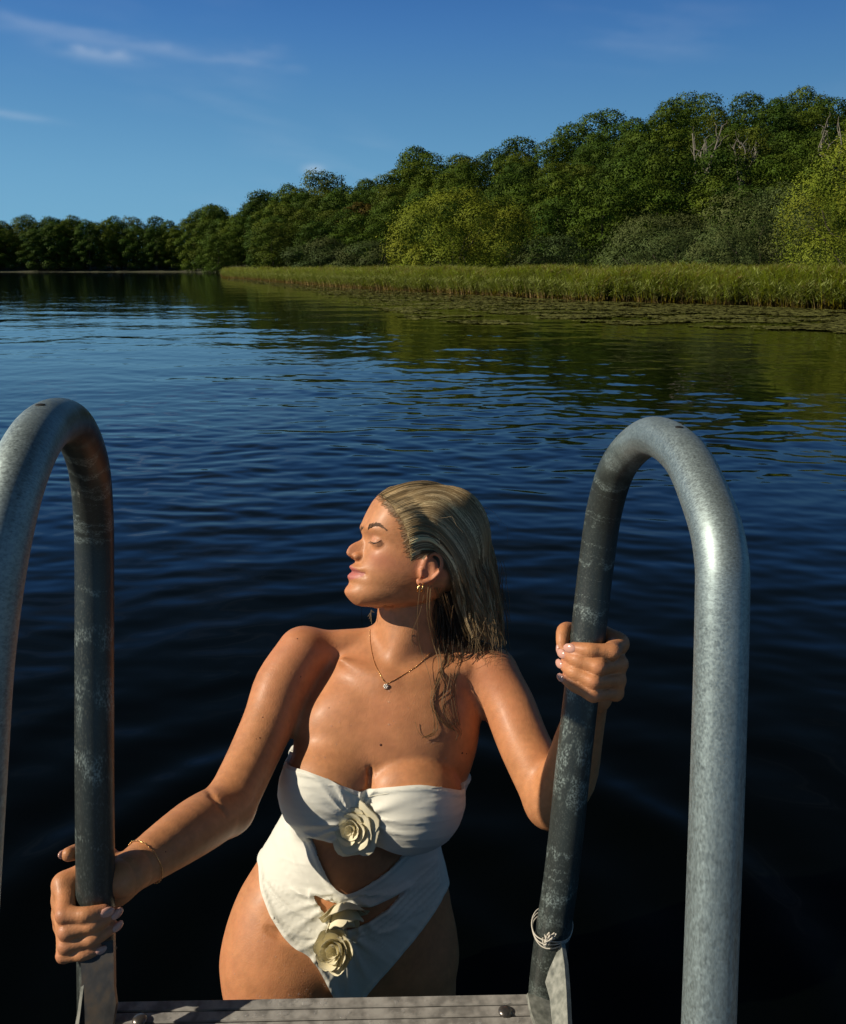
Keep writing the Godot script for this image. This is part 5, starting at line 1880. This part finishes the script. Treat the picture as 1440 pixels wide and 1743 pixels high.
func build_swimmer() -> void:
	mottle.seed = 2
	mottle.frequency = 1.0
	mottle.fractal_octaves = 2
	woman = thing("person", "woman in a white cut out swimsuit holding both ladder legs, face turned to the sun", "person", Vector3(SEAT.x, 0.0, SEAT.z))
	to_node = Transform3D(lean.basis, Vector3(0, SEAT.y, 0))
	var tilt := deg_to_rad(15.0)
	var yaw := deg_to_rad(18.0)
	head_fwd = Vector3(-cos(yaw) * cos(tilt), sin(tilt), sin(yaw) * cos(tilt))
	head_up = Vector3(sin(tilt) * cos(yaw), cos(tilt), -sin(tilt) * sin(yaw))
	head_near = Vector3(sin(yaw), 0, cos(yaw))
	build_body()
	build_suit()
	arms_into(body)
	var bag := Bag.new()
	body.net(bag, Plane(Vector3.DOWN, -0.3260))
	for k in bag.v.size(): bag.c.append(skin_color(bag.v[k], bag.n[k]))
	head = Field.new(Vector3(-0.08377, 0.2698, -0.12), Vector3(0.1848, 0.551, 0.13), 0.0025)
	head_shape()
	neck_into(head)
	var first := bag.v.size()
	head.net(bag, Plane(Vector3.UP, 0.3140))
	for k in range(first, bag.v.size()): bag.c.append(face_color(bag.v[k]))
	var nails := []
	var up_l := (Vector3(-0.2976, 0.21, 0.376) - Vector3(-0.2968, -0.01829, 0.373)).normalized()
	var fr_l := (Vector3(0.05, 0, 1) - up_l * up_l.z).normalized()
	hand_into(bag, Vector3(-0.2976, 0.04349, 0.3735), up_l, fr_l, fr_l.cross(up_l).normalized() * (1.0 if fr_l.cross(up_l).x < 0.0 else -1.0),
		[[0.0085, 0.001, 126.0, 0.0092, -12.0, 0.018, 50.0], [-0.0085, 0.011, 146.0, 0.0092, -6.0, 0.019, 57.0], [-0.0245, 0.012, 148.0, 0.0086, -6.0, 0.019, 55.0], [-0.0375, 0.006, 116.0, 0.0078, -10.0, 0.017, 46.0]],
		[[Vector3(-0.2658, 0.07282, 0.332), 0.0250], [Vector3(-0.2722, 0.07112, 0.347), 0.0245], [Vector3(-0.2849, 0.06058, 0.348), 0.0215]],
		[[-118.0, 0.013, 0.030, 0.0135], [-85.0, 0.0125, 0.050, 0.0112], [-42.0, 0.0095, 0.058, 0.0098], [-3.0, 0.0090, 0.063, 0.0080]], nails)
	var up_r := (Vector3(0.2762, 0.3589, 0.315) - Vector3(0.257, 0.1912, 0.315)).normalized()
	var fr_r := (Vector3(-0.2, 0, 1) - up_r * up_r.dot(Vector3(-0.2, 0, 1))).normalized()
	hand_into(bag, Vector3(0.2705, 0.3092, 0.315), up_r, fr_r, fr_r.cross(up_r).normalized() * (1.0 if fr_r.cross(up_r).x > 0.0 else -1.0),
		[[0.0250, -0.002, 122.0, 0.0096, -20.0, 0.006, 38.0], [0.0065, 0.007, 142.0, 0.0094, -2.0, 0.002, 66.0], [-0.0105, 0.011, 147.0, 0.0088, 0.0, 0.000, 72.0], [-0.0270, 0.012, 138.0, 0.0079, -6.0, 0.000, 70.0]],
		[[Vector3(0.2901, 0.2226, 0.22), 0.0265], [Vector3(0.29, 0.2412, 0.236), 0.0250], [Vector3(0.2926, 0.2642, 0.26), 0.0215]],
		[[-70.0, 0.013, 0.014, 0.0130], [-118.0, 0.0105, 0.034, 0.0108], [-158.0, 0.0090, 0.039, 0.0092], [-180.0, 0.0085, 0.031, 0.0084], [-190.0, 0.0080, 0.020, 0.0070]], nails)
	# moles
	for q in [[648, 1268, 0.0019], [442, 1256, 0.0011], [447, 1221, 0.0010], [436, 1258, 0.0008], [512, 1152, 0.0010], [655, 1172, 0.0012], [787, 1282, 0.0018], [794, 1283, 0.0012], [282, 1450, 0.0009], [506, 1087, 0.0010], [560, 1205, 0.0008]]:
		var p := at_skin(body, px_point(q[0], q[1], 1.0))
		var n := body.normal(p)
		var b := Basis(n.cross(Vector3.UP).normalized(), n, n.cross(n.cross(Vector3.UP)).normalized())
		var c0 := bag.v.size()
		bag.blob(Transform3D(b.scaled_local(Vector3(q[2], q[2] * 0.45, q[2])), p), 4, 8, Color(0.10, 0.035, 0.02))
	var skin := vmat(0.52)
	skin.metallic_specular = 0.41
	skin.subsurf_scatter_enabled = true
	skin.subsurf_scatter_strength = 0.05
	skin.clearcoat_enabled = true
	skin.clearcoat = 0.06
	skin.clearcoat_roughness = 0.28
	var bump := NoiseTexture2D.new()
	var bn := FastNoiseLite.new()
	bn.seed = 8
	bn.noise_type = FastNoiseLite.TYPE_CELLULAR
	bn.frequency = 0.06
	bump.noise = bn
	bump.width = 512
	bump.height = 512
	bump.seamless = true
	skin.heightmap_enabled = true
	skin.heightmap_texture = bump
	skin.heightmap_scale = 0.030
	skin.uv1_triplanar = true
	skin.uv1_scale = Vector3.ONE * 14.0
	var bo := part("body", place(bag), skin, woman)
	# fingernails
	var polish := mat(Color(0.60, 0.33, 0.26), 0.18)
	for q in nails:
		var nb := Bag.new()
		var al: Vector3 = q[1]
		var out: Vector3 = q[2]
		var rr: float = q[3]
		nb.blob(Transform3D(Basis(al.cross(out) * rr * 0.62, out * rr * 0.36, al * rr * 0.95), q[0]), 6, 10)
		part("fingernail", place(nb), polish, bo)
	# brows and lashes
	var lash := Bag.new()
	var r := RandomNumberGenerator.new()
	r.seed = 12
	var ey := smooth_line([Vector3(0.0101, 0.4593, 0.3), Vector3(0.01371, 0.4577, 0.3), Vector3(0.01768, 0.458, 0.3), Vector3(0.02092, 0.4594, 0.3), Vector3(0.02381, 0.4614, 0.3)], 5)
	var ep := PackedVector3Array()
	for q in ey: ep.append(at_skin(head, q) + Vector3(0, 0, 0.0001))
	lash.tube(ep, PackedFloat32Array([0.0003, 0.0005, 0.0006, 0.0007, 0.0007, 0.0008, 0.0008, 0.0008, 0.0008, 0.0007, 0.0006, 0.0004]), 5)
	for k in 26:
		var a := ep[mini(int(k / 26.0 * ep.size()), ep.size() - 1)]
		lash.tube(smooth_line([a, a + Vector3(-0.0015 + r.randfn() * 0.0004, -0.0014, 0.0022), a + Vector3(-0.0026 + r.randfn() * 0.0006, -0.0016, 0.0040)], 3), PackedFloat32Array([0.0002]), 3, Color.WHITE, Color(-1, 0, 0), false)
	part("eyelashes", place(lash), mat(Color(0.03, 0.018, 0.012), 0.6), bo)
	var brow := Bag.new()
	for side in 2:
		var path: PackedVector3Array = smooth_line([[Vector3(0.007576, 0.4755, 0.3), Vector3(0.01154, 0.4784, 0.3), Vector3(0.01732, 0.4798, 0.3), Vector3(0.02309, 0.4784, 0.3), Vector3(0.02922, 0.4744, 0.3)], [Vector3(-0.001804, 0.4708, 0.3), Vector3(-0.001299, 0.4733, 0.3), Vector3(-0.0003608, 0.4755, 0.3)]][side], 12)
		for k in (130 if side == 0 else 22):
			var t := r.randf()
			var i := int(t * (path.size() - 2))
			var w := lerpf(0.0032, 0.0009, pow(t, 1.5)) if side == 0 else 0.0014
			var p := at_skin(head, path[i] + Vector3(r.randfn() * 0.0006, r.randf_range(-w, w) * 0.75, 0))
			var dir := ((path[i + 1] - path[i]).normalized() + Vector3(0, 0.55 * (1.0 - t), 0) + Vector3(r.randfn(), r.randfn(), 0) * 0.15).normalized()
			var e := at_skin(head, px_of(p + dir * 0.0045))
			brow.tube(PackedVector3Array([p + Vector3(0, 0, 0.0002), p.lerp(e, 0.5) + Vector3(-0.0002, 0, 0.0008), e + Vector3(0, 0, 0.0003)]), PackedFloat32Array([0.00036, 0.00034, 0.00018]), 3, Color.WHITE, Color(-1, 0, 0), false)
	part("eyebrows", place(brow), mat(Color(0.15, 0.085, 0.048), 0.7), bo)
	build_hair()
	build_jewels(r)

func px_of(p: Vector3) -> Vector3:      # the same line of sight one metre away
	var o := Vector3(0.07504, 0.4957, 1.3)
	var d := p - o
	return o + d / -d.z

func build_jewels(r: RandomNumberGenerator) -> void:
	var gold := mat(Color(0.75, 0.46, 0.18), 0.22, 1.0)
	# necklace with a small pendant
	var bag := Bag.new()
	var line := smooth_line([Vector3(0.00974, 0.351, 0.3), Vector3(0.01082, 0.3323, 0.3), Vector3(0.01515, 0.3121, 0.3), Vector3(0.02237, 0.2962, 0.3), Vector3(0.02922, 0.2861, 0.3), Vector3(0.03752, 0.2883, 0.3), Vector3(0.04906, 0.2948, 0.3), Vector3(0.06061, 0.302, 0.3), Vector3(0.07071, 0.3092, 0.3), Vector3(0.08369, 0.3222, 0.3)], 8)
	var prev := Vector3.ZERO
	var pts := PackedVector3Array()
	for q in line:
		var p := at_skin(body, q) + Vector3(0, 0, 0.0007)
		pts.append(p)
	bag.tube(pts, PackedFloat32Array([0.00045]), 5)
	for k in pts.size():
		if k % 2 == 0: bag.blob(Transform3D(Basis().scaled(Vector3.ONE * 0.00085), pts[k]), 4, 6)
	var nk := part("necklace", place(bag), gold, woman)
	var pb := Bag.new()
	var c := at_skin(body, Vector3(0.02944, 0.2818, 0.3)) + Vector3(0, 0, 0.0015)
	for k in 7:
		var a := TAU * k / 6.0
		pb.blob(Transform3D(Basis().scaled(Vector3.ONE * 0.0019), c + (Vector3(cos(a), sin(a), 0) * 0.0026 if k < 6 else Vector3.ZERO)), 5, 7)
	part("pendant", place(pb), mat(Color(0.80, 0.74, 0.64), 0.3, 0.6), nk)
	# bracelet
	var ax := (Vector3(-0.2699, 0.07146, 0.34) - Vector3(-0.2429, 0.0788, 0.28)).normalized()
	var o := Vector3(-0.2608, 0.07308, 0.318)
	var e := ax.cross(Vector3(0, 0, 1)).normalized()
	var u := ax.cross(e)
	var bb := Bag.new()
	var ring := PackedVector3Array()
	for k in 73:
		var a := TAU * k / 72.0
		var d := e * cos(a) + u * sin(a)
		var p := o + d * 0.05 + ax * 0.006 * cos(a + 0.8)
		for i in 60:
			var sd := body.sample(p)
			if sd < 0.0008: break
			p -= d * maxf(sd * 0.6, 0.0003)
		ring.append(p + d * 0.0006)
		if k % 2: bb.blob(Transform3D(Basis().scaled(Vector3.ONE * 0.0010), p + d * 0.0008), 4, 6)
	bb.tube(ring, PackedFloat32Array([0.0004]), 5)
	part("bracelet", place(bb), gold, woman)
	# two small hoops in the ear lobe
	for k in 2:
		var eb := Bag.new()
		var m := head_point(0.0185 - 0.0062 * k, -0.0325 + 0.001 * k, 0.0775)
		var pts2 := PackedVector3Array()
		for i in 25:
			var a := TAU * i / 24.0
			pts2.append(m + (head_up * cos(a) + head_near * sin(a) + head_fwd * 0.25 * sin(a)) * 0.0062 - head_up * 0.001)
		eb.tube(pts2, PackedFloat32Array([0.0012]), 8, Color.WHITE, Color(-1, 0, 0), false)
		part("earring", place(eb), gold, woman)
	# drops of lake water on the skin
	var db := Bag.new()
	for k in 150:
		var spot: Vector3
		if k < 95: spot = px_point(r.randf_range(385, 560), r.randf_range(1520, 1700), 1.0)
		else: spot = px_point(r.randf_range(520, 780), r.randf_range(1130, 1300), 1.0)
		var p := at_skin(body, spot)
		var n := body.normal(p)
		if n.z < 0.1: continue
		var s := r.randf_range(0.0005, 0.0012)
		if r.randf() < 0.12: s *= 1.6
		var t1 := n.cross(Vector3.RIGHT).normalized()
		db.blob(Transform3D(Basis(t1 * s, n * s * 0.6, t1.cross(n) * s), p), 4, 7)
	var wet := mat(Color(1, 1, 1), 0.06)
	wet.transparency = BaseMaterial3D.TRANSPARENCY_ALPHA
	wet.albedo_color.a = 0.06
	part("water_drops", place(db), wet, woman).set_meta("kind", "stuff")
